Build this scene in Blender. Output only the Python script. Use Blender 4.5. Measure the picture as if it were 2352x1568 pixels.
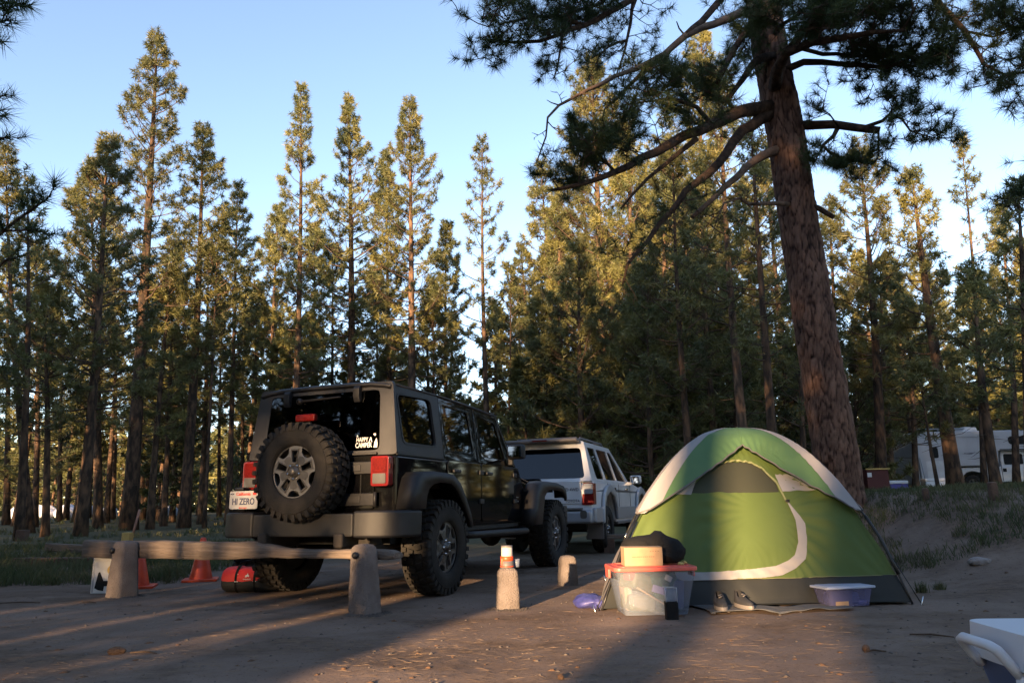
import bpy, bmesh, math, random
import numpy as np
from mathutils import Vector, Matrix
from mathutils.geometry import tessellate_polygon

# ------------------------------------------------------------------ camera, light, exposure
scn = bpy.context.scene
for o in list(bpy.data.objects): bpy.data.objects.remove(o)
COL = scn.collection
rad = math.radians
CAMH = 0.76; FPX = 1700.0; PITCH = rad(12.43); ROLL = rad(1.015)
cam_data = bpy.data.cameras.new('camera'); cam_data.sensor_width = 36.0
cam_data.lens = 36.0*FPX/2352.0; cam_data.clip_start = 0.05; cam_data.clip_end = 3000
cam = bpy.data.objects.new('camera', cam_data); COL.objects.link(cam)
cam.matrix_world = Matrix.Translation((0, 0, CAMH)) @ Matrix.Rotation(math.pi/2+PITCH, 4, 'X') @ Matrix.Rotation(-ROLL, 4, 'Z')
scn.camera = cam
SUN_AZ = rad(22.0); SUN_EL = rad(9.0)          # the sun stands low behind the camera, to the left; light travels towards +y, a little +x
world = bpy.data.worlds.new('World'); scn.world = world; world.use_nodes = True
wn = world.node_tree.nodes; wl = world.node_tree.links
bg = wn['Background']; sky = wn.new('ShaderNodeTexSky'); sky.sky_type = 'NISHITA'; sky.sun_disc = False
sky.sun_elevation = SUN_EL; sky.sun_rotation = math.pi + SUN_AZ; sky.altitude = 1900; sky.air_density = 1.0; sky.dust_density = 0.6; sky.ozone_density = 1.6
tn = wn.new('ShaderNodeMix'); tn.data_type = 'RGBA'; tn.blend_type = 'MULTIPLY'; tn.inputs[0].default_value = 1; tn.inputs[7].default_value = (1.14, .97, .90, 1)
wl.new(sky.outputs[0], tn.inputs[6]); wl.new(tn.outputs[2], bg.inputs[0]); bg.inputs[1].default_value = 0.15
sun_d = bpy.data.lights.new('sun', 'SUN'); sun_d.energy = 5.0; sun_d.angle = rad(0.6); sun_d.color = (1.0, 0.66, 0.36)
sun = bpy.data.objects.new('sun', sun_d); COL.objects.link(sun)
Ldir = Vector((math.sin(SUN_AZ)*math.cos(SUN_EL), math.cos(SUN_AZ)*math.cos(SUN_EL), -math.sin(SUN_EL)))
sun.rotation_euler = Ldir.to_track_quat('-Z', 'Y').to_euler()
sun.location = (-10, -20, 12)
scn.view_settings.view_transform = 'Standard'; scn.view_settings.look = 'None'
scn.view_settings.exposure = 1.98; scn.view_settings.gamma = 1.0; scn.view_settings.use_curve_mapping = False
scn.cycles.max_bounces = 6; scn.cycles.transparent_max_bounces = 12; scn.cycles.diffuse_bounces = 2; scn.cycles.glossy_bounces = 3
scn.cycles.caustics_reflective = False; scn.cycles.caustics_refractive = False

# ------------------------------------------------------------------ helpers
def ray(x, y):
    u = x-1176.0; v = 784.0-y; c, s = math.cos(ROLL), math.sin(ROLL)
    u, v = u*c+v*s, -u*s+v*c
    return Vector((u, FPX*math.cos(PITCH)-v*math.sin(PITCH), FPX*math.sin(PITCH)+v*math.cos(PITCH))).normalized()
def at(x, y, Y):
    d = ray(x, y); return Vector((0, 0, CAMH))+d*(Y/d.y)
def sm(t):
    t = np.clip(t, 0, 1); return t*t*(3-2*t)
def terrain(x, y):
    s = x-.05*y
    z = .85*sm((s-2.75)/2.1)*sm((y-5.2)/4.0) + .008*np.clip(s-5, 0, 60) + .42*sm((y-35)/25.0)
    return z
def tz(x, y): return float(terrain(x, y))
def gnd(x, y):
    d = ray(x, y); t = .5; o = Vector((0, 0, CAMH))
    prev = o
    while t < 300:
        p = o+d*t
        if p.z <= tz(p.x, p.y): break
        t *= 1.01
    lo, hi = t/1.01, t
    for _ in range(20):
        m = (lo+hi)/2; p = o+d*m
        if p.z <= tz(p.x, p.y): hi = m
        else: lo = m
    return o+d*hi
_r2 = np.random.RandomState(5)
_lat = _r2.rand(256, 256)
def vnoise(x, y):
    x = np.asarray(x, float); y = np.asarray(y, float)
    xi = np.floor(x).astype(int); yi = np.floor(y).astype(int); fx = x-xi; fy = y-yi
    fx = fx*fx*(3-2*fx); fy = fy*fy*(3-2*fy)
    a = _lat[xi & 255, yi & 255]; b = _lat[(xi+1) & 255, yi & 255]; c = _lat[xi & 255, (yi+1) & 255]; d = _lat[(xi+1) & 255, (yi+1) & 255]
    return (a*(1-fx)+b*fx)*(1-fy)+(c*(1-fx)+d*fx)*fy
def fbm(x, y, n=4):
    s = 0; a = .5
    for i in range(n): s = s+a*vnoise(x*2**i+17*i, y*2**i+31*i); a *= .5
    return s

def link(o, parent=None):
    COL.objects.link(o)
    if parent is not None: o.parent = parent
    return o
def tag(o, label=None, cat=None, group=None, kind=None):
    if label: o['label'] = label
    if cat: o['category'] = cat
    if group: o['group'] = group
    if kind: o['kind'] = kind
    return o
def thing(name, label, cat, loc=(0, 0, 0), rz=0, group=None):
    o = bpy.data.objects.new(name, None); o.empty_display_size = .2; COL.objects.link(o)
    o.location = loc; o.rotation_euler = (0, 0, rz)
    return tag(o, label, cat, group)

class MB:
    def __init__(s): s.v = []; s.f = []; s.sm = []
    def add(s, vs, fs, smooth=False):
        n = len(s.v); s.v += [tuple(v) for v in vs]; s.f += [tuple(i+n for i in f) for f in fs]; s.sm += [smooth]*len(fs); return s
    def box(s, c, d, rz=0, M=None, top=(1, 1), skew=(0, 0)):
        x, y, z = d[0]/2, d[1]/2, d[2]/2
        vs = [(-x, -y, -z), (x, -y, -z), (x, y, -z), (-x, y, -z)]+[(a*top[0]+skew[0], b*top[1]+skew[1], z) for a, b in ((-x, -y), (x, -y), (x, y), (-x, y))]
        m = Matrix.Translation(c) @ Matrix.Rotation(rz, 4, 'Z')
        if M is not None: m = Matrix.Translation(c) @ M.to_4x4()
        return s.add([m @ Vector(v) for v in vs], [(3, 2, 1, 0), (4, 5, 6, 7), (0, 1, 5, 4), (1, 2, 6, 5), (2, 3, 7, 6), (3, 0, 4, 7)])
    def tube(s, pts, r, n=8, cap=True, smooth=True):
        pts = [Vector(p) for p in pts]; k = len(pts)
        if not hasattr(r, '__len__'): r = [r]*k
        vs = []; up = Vector((0, 0, 1)); prevx = None
        for i, p in enumerate(pts):
            t = (pts[min(i+1, k-1)]-pts[max(i-1, 0)])
            if t.length < 1e-9: t = Vector((0, 0, 1))
            t.normalize()
            if prevx is None:
                prevx = t.orthogonal().normalized()
            x = (prevx-t*prevx.dot(t))
            x = x.normalized() if x.length > 1e-6 else t.orthogonal().normalized()
            y = t.cross(x); prevx = x
            for j in range(n):
                a = 2*math.pi*j/n; vs.append(p+(x*math.cos(a)+y*math.sin(a))*r[i])
        fs = [(i*n+j, i*n+(j+1) % n, (i+1)*n+(j+1) % n, (i+1)*n+j) for i in range(k-1) for j in range(n)]
        s.add(vs, fs, smooth)
        if cap:
            b = len(s.v)-len(vs); s.f += [tuple(b+j for j in range(n-1, -1, -1)), tuple(b+(k-1)*n+j for j in range(n))]; s.sm += [False, False]
        return s
    def lathe(s, prof, c=(0, 0, 0), n=24, M=None, smooth=True, phase=0):
        m = Matrix.Translation(c) @ (M.to_4x4() if M is not None else Matrix.Identity(4))
        vs = []; k = len(prof)
        for r, z in prof:
            for j in range(n):
                a = 2*math.pi*j/n+phase; vs.append(m @ Vector((r*math.cos(a), r*math.sin(a), z)))
        fs = [(i*n+j, i*n+(j+1) % n, (i+1)*n+(j+1) % n, (i+1)*n+j) for i in range(k-1) for j in range(n)]
        return s.add(vs, fs, smooth)
    def prism(s, poly, a, b, f=None, holes=(), smooth=False):
        """poly: list of (p,q); extruded between a and b; f(p,q,t)->xyz"""
        if f is None: f = lambda p, q, t: (t, p, q)
        loops = [list(poly)]+[list(h) for h in holes]
        tris = tessellate_polygon([[Vector((p, q, 0)) for p, q in l] for l in loops])
        flat = [q for l in loops for q in l]; n = len(flat)
        vs = [f(p, q, a) for p, q in flat]+[f(p, q, b) for p, q in flat]
        fs = [tuple(t) for t in tris]+[tuple(i+n for i in reversed(t)) for t in tris]
        o = 0
        for l in loops:
            k = len(l)
            fs += [(o+i, o+(i+1) % k, o+(i+1) % k+n, o+i+n) for i in range(k)]; o += k
        return s.add(vs, fs, smooth)
    def grid(s, P, smooth=True):
        h = len(P); w = len(P[0]); vs = [p for r in P for p in r]
        return s.add(vs, [(i*w+j, i*w+j+1, (i+1)*w+j+1, (i+1)*w+j) for i in range(h-1) for j in range(w-1)], smooth)
    def build(s, name, m, parent=None, bevel=0, seg=2, sub=0, solid=0, normals=True):
        me = bpy.data.meshes.new(name); me.from_pydata([tuple(v) for v in s.v], [], s.f); me.validate()
        if len(s.sm) == len(me.polygons): me.polygons.foreach_set('use_smooth', s.sm)
        if normals:
            b = bmesh.new(); b.from_mesh(me); bmesh.ops.recalc_face_normals(b, faces=b.faces); b.to_mesh(me); b.free()
        me.materials.append(m)
        o = bpy.data.objects.new(name, me); link(o, parent)
        if solid:
            q = o.modifiers.new('solid', 'SOLIDIFY'); q.thickness = solid
        if bevel:
            q = o.modifiers.new('bevel', 'BEVEL'); q.width = bevel; q.segments = seg; q.limit_method = 'ANGLE'; q.angle_limit = rad(35)
            if q.segments > 1: me.polygons.foreach_set('use_smooth', [True]*len(me.polygons)); 
            try:
                w = o.modifiers.new('wn', 'WEIGHTED_NORMAL'); w.keep_sharp = False
            except Exception: pass
        if sub:
            q = o.modifiers.new('sub', 'SUBSURF'); q.levels = sub; q.render_levels = sub
        return o
def npmesh(name, V, T, m, parent=None, smooth=False):
    me = bpy.data.meshes.new(name); V = np.ascontiguousarray(V, dtype=np.float32); T = np.ascontiguousarray(T, dtype=np.int32)
    k = T.shape[1]
    me.vertices.add(len(V)); me.vertices.foreach_set('co', V.ravel())
    me.loops.add(T.size); me.loops.foreach_set('vertex_index', T.ravel())
    me.polygons.add(len(T)); me.polygons.foreach_set('loop_start', np.arange(0, T.size, k, dtype=np.int32)); me.polygons.foreach_set('loop_total', np.full(len(T), k, dtype=np.int32))
    if smooth: me.polygons.foreach_set('use_smooth', np.ones(len(T), dtype=bool))
    me.update(calc_edges=True); me.materials.append(m)
    o = bpy.data.objects.new(name, me); link(o, parent); return o
def circ(cx, cy, r, n=12, a0=0, a1=2*math.pi, end=False):
    m = n-1 if end else n
    return [(cx+r*math.cos(a0+(a1-a0)*i/m), cy+r*math.sin(a0+(a1-a0)*i/m)) for i in range(n)]
def rrect(x0, y0, x1, y1, r=.03, n=4):
    p = []
    for cx, cy, a in ((x1-r, y1-r, 0), (x0+r, y1-r, 90), (x0+r, y0+r, 180), (x1-r, y0+r, 270)):
        p += circ(cx, cy, r, n, rad(a), rad(a+90), True)
    return p
def rpoly(pts, r=.03, n=4):
    out = []; k = len(pts)
    for i in range(k):
        a, b, c = Vector(pts[i-1]), Vector(pts[i]), Vector(pts[(i+1) % k])
        u = (a-b); v = (c-b); rr = min(r, u.length*.45, v.length*.45); p0 = b+u.normalized()*rr; p1 = b+v.normalized()*rr
        for j in range(n):
            t = j/(n-1); q = p0*(1-t)**2+b*2*t*(1-t)+p1*t*t; out.append((q.x, q.y))
    return out
def text(body, size, m, parent, M, name='lettering', thick=.001, xscale=1.0):
    cu = bpy.data.curves.new(name, 'FONT'); cu.body = body; cu.size = size; cu.extrude = thick; cu.align_x = 'CENTER'; cu.align_y = 'CENTER'; cu.offset = size*.018
    ob = bpy.data.objects.new('tmp', cu); COL.objects.link(ob)
    bpy.context.view_layer.update()
    me = bpy.data.meshes.new_from_object(ob.evaluated_get(bpy.context.evaluated_depsgraph_get()))
    bpy.data.objects.remove(ob); me.transform(Matrix.Diagonal((xscale, 1, 1, 1))); me.transform(M)
    me.materials.clear(); me.materials.append(m); me.name = name
    o = bpy.data.objects.new(name, me); return link(o, parent)

# ------------------------------------------------------------------ materials
def mat(name, col, rough=.6, metal=0, col2=None, nscale=5, nstretch=(1, 1, 1), ndet=5, contrast=(.35, .65), bump=0, bscale=40, spec=.5, coat=0, transl=0, rnd=0, trans=0, alpha=None, emis=None):
    m = bpy.data.materials.new(name); m.use_nodes = True; nt = m.node_tree; N = nt.nodes; L = nt.links
    b = N['Principled BSDF']; b.inputs['Base Color'].default_value = (*col, 1); b.inputs['Roughness'].default_value = rough; b.inputs['Metallic'].default_value = metal
    b.inputs['Specular IOR Level'].default_value = spec; b.inputs['Coat Weight'].default_value = coat; b.inputs['Coat Roughness'].default_value = .04
    tc = N.new('ShaderNodeTexCoord'); mp = N.new('ShaderNodeMapping'); mp.inputs['Scale'].default_value = nstretch; L.new(tc.outputs['Object'], mp.inputs[0])
    colout = None
    if col2 is not None:
        no = N.new('ShaderNodeTexNoise'); no.inputs['Scale'].default_value = nscale; no.inputs['Detail'].default_value = ndet; L.new(mp.outputs[0], no.inputs['Vector'])
        cr = N.new('ShaderNodeValToRGB'); cr.color_ramp.elements[0].position = contrast[0]; cr.color_ramp.elements[1].position = contrast[1]
        cr.color_ramp.elements[0].color = (*col, 1); cr.color_ramp.elements[1].color = (*col2, 1); L.new(no.outputs['Fac'], cr.inputs[0]); colout = cr.outputs[0]
    if rnd:
        oi = N.new('ShaderNodeObjectInfo'); hs = N.new('ShaderNodeHueSaturation'); mr = N.new('ShaderNodeMapRange'); mr.inputs['To Min'].default_value = 1-rnd; mr.inputs['To Max'].default_value = 1+rnd
        L.new(oi.outputs['Random'], mr.inputs['Value']); L.new(mr.outputs[0], hs.inputs['Value'])
        if colout is not None: L.new(colout, hs.inputs['Color'])
        else: hs.inputs['Color'].default_value = (*col, 1)
        colout = hs.outputs[0]
    if colout is not None: L.new(colout, b.inputs['Base Color'])
    if bump:
        n2 = N.new('ShaderNodeTexNoise'); n2.inputs['Scale'].default_value = bscale; n2.inputs['Detail'].default_value = 6; L.new(mp.outputs[0], n2.inputs['Vector'])
        bp = N.new('ShaderNodeBump'); bp.inputs['Strength'].default_value = bump; bp.inputs['Distance'].default_value = .02; L.new(n2.outputs['Fac'], bp.inputs['Height']); L.new(bp.outputs[0], b.inputs['Normal'])
    out = N['Material Output']
    if transl:
        tr = N.new('ShaderNodeBsdfTranslucent'); mx = N.new('ShaderNodeMixShader'); mx.inputs[0].default_value = transl
        if colout is not None: L.new(colout, tr.inputs[0])
        else: tr.inputs[0].default_value = (*col, 1)
        L.new(b.outputs[0], mx.inputs[1]); L.new(tr.outputs[0], mx.inputs[2]); L.new(mx.outputs[0], out.inputs[0])
    if trans:
        b.inputs['Transmission Weight'].default_value = trans
    if alpha is not None:
        tr = N.new('ShaderNodeBsdfTransparent'); tr.inputs[0].default_value = (*[min(1, c*1.0) for c in (alpha[1])], 1); mx = N.new('ShaderNodeMixShader'); mx.inputs[0].default_value = alpha[0]
        L.new(tr.outputs[0], mx.inputs[1]); L.new(b.outputs[0], mx.inputs[2]); L.new(mx.outputs[0], out.inputs[0])
    if emis: b.inputs['Emission Color'].default_value = (*emis[0], 1); b.inputs['Emission Strength'].default_value = emis[1]
    return m
def glass(name, tint, spec=.6):
    """thin pane: fresnel-weighted reflection over a tinted see-through"""
    m = bpy.data.materials.new(name); m.use_nodes = True; nt = m.node_tree; N = nt.nodes; L = nt.links; N.remove(N['Principled BSDF'])
    tr = N.new('ShaderNodeBsdfTransparent'); tr.inputs[0].default_value = (*tint, 1); gl = N.new('ShaderNodeBsdfGlossy'); gl.inputs['Roughness'].default_value = .02; gl.inputs[0].default_value = (.95, .97, 1, 1)
    fr = N.new('ShaderNodeFresnel'); fr.inputs[0].default_value = 1.5; mx = N.new('ShaderNodeMixShader')
    L.new(fr.outputs[0], mx.inputs[0]); L.new(tr.outputs[0], mx.inputs[1]); L.new(gl.outputs[0], mx.inputs[2]); L.new(mx.outputs[0], N['Material Output'].inputs[0]); return m

M = {}
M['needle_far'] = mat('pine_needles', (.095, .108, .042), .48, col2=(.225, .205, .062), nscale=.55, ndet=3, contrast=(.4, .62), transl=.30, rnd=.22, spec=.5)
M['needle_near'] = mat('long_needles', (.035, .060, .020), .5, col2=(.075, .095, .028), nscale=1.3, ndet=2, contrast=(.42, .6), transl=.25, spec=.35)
M['bark_far'] = mat('pine_bark', (.045, .032, .024), .95, col2=(.16, .095, .058), nscale=3.2, nstretch=(2.2, 2.2, .7), ndet=6, contrast=(.42, .64), bump=.9, bscale=9, spec=.2, rnd=.25)
M['limb'] = mat('limb_bark', (.060, .043, .033), .95, col2=(.13, .085, .058), nscale=9, bump=.6, bscale=30, spec=.2)
M['deadwood'] = mat('dead_wood', (.17, .125, .09), .9, col2=(.28, .2, .14), nscale=9, spec=.2)
M['paint_black'] = mat('black_paint', (.003, .003, .004), .045, col2=(.009, .009, .008), nscale=4, contrast=(.4, .75), coat=0, spec=.22)
M['hardtop'] = mat('black_hardtop', (.010, .010, .013), .48, col2=(.017, .0165, .019), nscale=6, bump=.15, bscale=700, spec=.5)
M['flare'] = mat('black_plastic', (.008, .008, .0105), .52, col2=(.0145, .014, .0145), nscale=7, bump=.12, bscale=500, spec=.45)
M['rubber'] = mat('rubber', (.010, .0095, .009), .8, col2=(.034, .029, .024), nscale=9, contrast=(.35, .8), bump=.25, bscale=90, spec=.35)
M['rim'] = mat('alloy', (.11, .105, .10), .45, .6, col2=(.075, .07, .065), nscale=14, contrast=(.4, .7))
M['rim_face'] = mat('alloy_satin', (.19, .185, .18), .42, .6)
M['rim_dark'] = mat('alloy_grey', (.13, .125, .12), .45, .6)
M['dark'] = mat('dark_void', (.006, .006, .006), .85)
M['under'] = mat('underbody', (.022, .019, .017), .8, col2=(.045, .035, .028), nscale=8)
M['cloth_dark'] = mat('seat_cloth', (.018, .018, .02), .9)
M['redlens'] = mat('red_lens', (.075, .002, .002), .3, col2=(.125, .006, .004), nscale=60, bump=.15, bscale=260, coat=.1, spec=.12)
M['redlens_dark'] = mat('red_lens_dark', (.16, .008, .008), .18, coat=.5)
M['whitelens'] = mat('white_lens', (.075, .07, .066), .3, bump=.15, bscale=260, coat=.5)
M['tint'] = glass('tinted_glass', (.035, .035, .04))
M['tint2'] = glass('door_glass', (.30, .33, .31))
M['mirror'] = mat('mirror_glass', (.85, .87, .9), .02, 1)
M['white'] = mat('white_paint', (.62, .63, .66), .28, col2=(.54, .54, .56), nscale=2.5, coat=.4)
M['silver'] = mat('silver_trim', (.30, .32, .36), .35, .35)
M['greytrim'] = mat('grey_trim', (.12, .11, .11), .5)
M['plate'] = mat('plate_white', (.40, .40, .40), .5)
M['ink_blue'] = mat('ink_navy', (.03, .04, .10), .5)
M['ink_red'] = mat('ink_red', (.6, .05, .04), .5)
M['sticker'] = mat('sticker_white', (.6, .6, .59), .5)
M['chrome'] = mat('chrome', (.6, .6, .62), .15, 1)
M['concrete'] = mat('concrete', (.215, .18, .165), .95, col2=(.15, .125, .112), nscale=9, bump=.8, bscale=110, spec=.2)
M['beam'] = mat('weathered_beam', (.23, .18, .145), .92, col2=(.12, .095, .08), nscale=5, nstretch=(.5, 9, 9), ndet=8, contrast=(.35, .72), bump=.7, bscale=14, spec=.2)
M['orange'] = mat('cone_orange', (.75, .075, .015), .45, col2=(.60, .06, .02), nscale=12)
M['bagred'] = mat('duffel_red', (.52, .02, .015), .65, bump=.2, bscale=300)
M['blackcloth'] = mat('black_fabric', (.010, .010, .011), .85, bump=.3, bscale=60, spec=.25)
M['blackstuff'] = mat('duffel_black', (.02, .019, .018), .7, bump=.3, bscale=200)
M['tentgreen'] = mat('tent_green', (.125, .180, .050), .6, col2=(.14, .20, .060), nscale=3, transl=.34, spec=.3)
M['flygreen'] = mat('fly_green', (.115, .225, .095), .5, col2=(.13, .24, .105), nscale=3, transl=.28, spec=.35)
M['tentwhite'] = mat('tent_pale_grey', (.38, .36, .36), .55, transl=.2, spec=.3)
M['tentdark'] = mat('tent_dark_grey', (.024, .026, .025), .6, transl=.08, spec=.35)
M['tentmesh'] = mat('tent_mesh', (.040, .042, .026), .8, transl=.1, alpha=(.86, (1, 1, 1)))
M['zip'] = mat('zip_tape', (.22, .23, .10), .6)
M['fibre'] = mat('pole_black', (.012, .012, .012), .4)
M['steel'] = mat('steel', (.6, .6, .62), .25, 1)
M['binplastic'] = mat('clear_bin', (.30, .34, .42), .22, alpha=(.36, (.88, .92, 1.0)), spec=.6)
M['lidred'] = mat('coral_lid', (.72, .13, .10), .38, spec=.5)
M['lidwhite'] = mat('white_lid', (.46, .50, .62), .35)
M['binblue'] = mat('purple_tint_bin', (.20, .20, .38), .25, alpha=(.55, (.75, .75, 1.0)), spec=.6)
M['card'] = mat('cardboard', (.46, .30, .18), .85, col2=(.40, .26, .155), nscale=20)
M['cardink'] = mat('card_print', (.16, .10, .06), .9)
M['tarp'] = mat('grey_mat', (.105, .105, .105), .8, col2=(.13, .125, .12), nscale=6, bump=.3, bscale=60)
M['bluebag'] = mat('blue_stuffsack', (.035, .04, .19), .5, col2=(.09, .09, .26), nscale=7, bump=.5, bscale=25)
M['coolwhite'] = mat('cooler_white', (.62, .64, .68), .42)
M['coolblue'] = mat('cooler_slate', (.085, .125, .25), .45, bump=.15, bscale=400)
M['rubbersole'] = mat('shoe_sole', (.20, .18, .17), .6)
M['shoe'] = mat('shoe_upper', (.03, .03, .034), .8)
M['rock'] = mat('pale_rock', (.30, .26, .24), .9, col2=(.2, .17, .155), nscale=8, bump=.8, bscale=30)
M['lantglass'] = mat('lantern_globe', (.62, .60, .58), .35, transl=.3)
M['yellow'] = mat('yellow_wood', (.60, .42, .13), .7, col2=(.5, .33, .1), nscale=12)
M['handle'] = mat('handle_wood', (.40, .20, .13), .6)
M['brownpost'] = mat('brown_post', (.13, .075, .05), .9, col2=(.09, .055, .04), nscale=8, bump=.6)
M['tealc'] = mat('content_teal', (.04, .11, .10), .6, col2=(.02, .05, .05), nscale=12)
M['olivec'] = mat('content_olive', (.10, .11, .05), .6, col2=(.20, .17, .10), nscale=14)
M['navyc'] = mat('content_navy', (.03, .05, .16), .6)
M['lav'] = mat('content_lilac', (.25, .22, .45), .6)
M['crumple'] = mat('crumpled_film', (.6, .6, .6), .08, bump=1.0, bscale=60, alpha=(.3, (1, 1, 1)), spec=1)
M['whitetarp'] = mat('white_sheet', (.62, .64, .72), .6)
M['rvwhite'] = mat('camper_shell', (.50, .50, .53), .45, col2=(.44, .44, .47), nscale=1.5)
M['stripe'] = mat('camper_stripe', (.10, .09, .11), .5)
M['darkred'] = mat('dark_red_bin', (.07, .012, .01), .7)
M['coolpurple'] = mat('cooler_blue', (.05, .045, .26), .5)
M['grass'] = mat('grass_blades', (.070, .092, .040), .7, col2=(.14, .13, .065), nscale=.9, ndet=3, transl=.25, spec=.2)
M['litter'] = mat('dry_needles', (.16, .108, .068), .9, col2=(.27, .185, .115), nscale=3, spec=.2)
M['pebble'] = mat('pebbles', (.13, .105, .09), .9, col2=(.085, .068, .056), nscale=25)
M['conebrown'] = mat('pine_cone', (.12, .065, .035), .9, bump=.8)

# ------------------------------------------------------------------ ground
def ground_material():
    m = bpy.data.materials.new('dirt'); m.use_nodes = True; nt = m.node_tree; N = nt.nodes; L = nt.links; b = N['Principled BSDF']
    b.inputs['Roughness'].default_value = .95; b.inputs['Specular IOR Level'].default_value = .15
    tc = N.new('ShaderNodeTexCoord')
    def noise(s, det=6, st=(1, 1, 1), rough=.6):
        mp = N.new('ShaderNodeMapping'); mp.inputs['Scale'].default_value = st; L.new(tc.outputs['Object'], mp.inputs[0])
        n = N.new('ShaderNodeTexNoise'); n.inputs['Scale'].default_value = s; n.inputs['Detail'].default_value = det; n.inputs['Roughness'].default_value = rough; L.new(mp.outputs[0], n.inputs['Vector']); return n.outputs['Fac']
    def ramp(f, p0, c0, p1, c1):
        r = N.new('ShaderNodeValToRGB'); r.color_ramp.elements[0].position = p0; r.color_ramp.elements[1].position = p1
        r.color_ramp.elements[0].color = (*c0, 1); r.color_ramp.elements[1].color = (*c1, 1); L.new(f, r.inputs[0]); return r.outputs[0]
    def mix(f, a, c):
        x = N.new('ShaderNodeMix'); x.data_type = 'RGBA'; L.new(f, x.inputs[0]); L.new(a, x.inputs[6]); L.new(c, x.inputs[7]); return x.outputs[2]
    sand = ramp(noise(1.1), .35, (.165, .117, .089), .68, (.235, .173, .135))
    duff = ramp(noise(14), .35, (.090, .062, .045), .7, (.180, .122, .084))
    base = mix(ramp(noise(.55, 8, (1, 1.6, 1), .7), .47, (0, 0, 0), .60, (1, 1, 1)), sand, duff)
    speck = ramp(noise(55, 3), .60, (0, 0, 0), .68, (.7, .7, .7))
    dk = ramp(noise(30), .4, (.05, .038, .028), .6, (.07, .05, .035))
    base = mix(speck, base, dk)
    # needle-strewn forest floor further back, greener where grass grows
    sx = N.new('ShaderNodeSeparateXYZ'); L.new(tc.outputs['Object'], sx.inputs[0])
    mr = N.new('ShaderNodeMapRange'); mr.inputs['From Min'].default_value = 9.5; mr.inputs['From Max'].default_value = 15; L.new(sx.outputs['Y'], mr.inputs['Value'])
    floor_ = ramp(noise(2.2), .35, (.070, .066, .040), .65, (.105, .100, .058))
    base = mix(mr.outputs[0], base, floor_)
    L.new(base, b.inputs['Base Color'])
    add = N.new('ShaderNodeMath'); add.operation = 'ADD'; h1 = noise(22, 8, (1, 1, 1), .7); h2 = noise(3.5, 4)
    L.new(h1, add.inputs[0]); L.new(h2, add.inputs[1])
    bp = N.new('ShaderNodeBump'); bp.inputs['Strength'].default_value = .6; bp.inputs['Distance'].default_value = .007; L.new(add.outputs[0], bp.inputs['Height']); L.new(bp.outputs[0], b.inputs['Normal'])
    return m
M['ground'] = ground_material()
def bumps(x, y):
    near = np.clip(1-(np.abs(y-6)/16), 0, 1)
    h = (fbm(x*1.3, y*1.3, 3)-.47)*.038 + (fbm(x*5+9, y*5, 3)-.45)*.008 + (fbm(x*14+3, y*14, 2)-.4)*.003
    wr = x*.927-y*.375; al = x*.375+y*.927
    for w0 in (-1.62, -.35): h = h-.016*np.exp(-((wr-w0)/.11)**2)*(1+.35*np.sin(al*52+np.sign(wr-w0)*1.5))*np.clip(1.4-np.abs(al-4.5)/2.6, 0, 1)
    return h*near
def axis(lo, hi, fine_lo, fine_hi, step, grow):
    a = list(np.arange(fine_lo, fine_hi+1e-6, step)); s = step; v = fine_lo
    left = []
    while v > lo: s *= grow; v -= s; left.append(v)
    s = step; v = a[-1]; right = []
    while v < hi: s *= grow; v += s; right.append(v)
    return np.array(left[::-1]+a+right)
gx = axis(-900, 900, -4.5, 4.5, .06, 1.07); gy = axis(-300, 1500, 2.2, 8.5, .06, 1.07)
GX, GY = np.meshgrid(gx, gy); GZ = terrain(GX, GY)+bumps(GX, GY)
V = np.stack([GX.ravel(), GY.ravel(), GZ.ravel()], 1); w = len(gx); h = len(gy)
ii = (np.arange(h-1)[:, None]*w+np.arange(w-1)[None, :]).ravel()
g = npmesh('ground', V, np.stack([ii, ii+1, ii+w+1, ii+w], 1), M['ground'], smooth=True); tag(g, kind='structure')
def gz(x, y): return float(terrain(x, y)+bumps(np.array(x), np.array(y)))

# ------------------------------------------------------------------ pines
def tuft_templates(k, width, seed, cone=1.9, n=6):
    r = np.random.RandomState(seed); out = []
    for _ in range(n):
        th = np.arccos(1-r.rand(k)*(1-math.cos(cone))); ph = r.rand(k)*2*math.pi
        d = np.stack([np.sin(th)*np.cos(ph), np.sin(th)*np.sin(ph), np.cos(th)], 1)
        side = np.cross(d, r.randn(k, 3)); side /= np.linalg.norm(side, axis=1)[:, None]
        L = .75+.35*r.rand(k); base = np.stack([np.zeros(k), np.zeros(k), (r.rand(k)-.75)*.55], 1)
        a = base+side*width/2; b = base-side*width/2; c = base+d*L[:, None]; c[:, 2] -= .06
        out.append(np.stack([a, b, c], 1).reshape(-1, 3))
    return np.array(out)
TF = tuft_templates(16, .135, 1, 1.9); TN = tuft_templates(38, .040, 2, 1.7)
TFAR = tuft_templates(8, .30, 3, 1.9)
def tufts_mesh(name, P, D, S, tmpl, m, parent, rng):
    P = np.array(P); D = np.array(D); S = np.array(S); n = len(P)
    D = D/np.linalg.norm(D, axis=1)[:, None]
    X = np.cross(D, rng.randn(n, 3)); X /= np.linalg.norm(X, axis=1)[:, None]; Y = np.cross(D, X)
    F = np.stack([X, Y, D], 1)                      # rows are axes
    T = tmpl[rng.randint(0, len(tmpl), n)]          # n,k,3
    V = np.einsum('nki,nij->nkj', T, F)*S[:, None, None]+P[:, None, :]
    V = V.reshape(-1, 3)
    return npmesh(name, V, np.arange(len(V)).reshape(-1, 3), m, parent)
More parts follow.
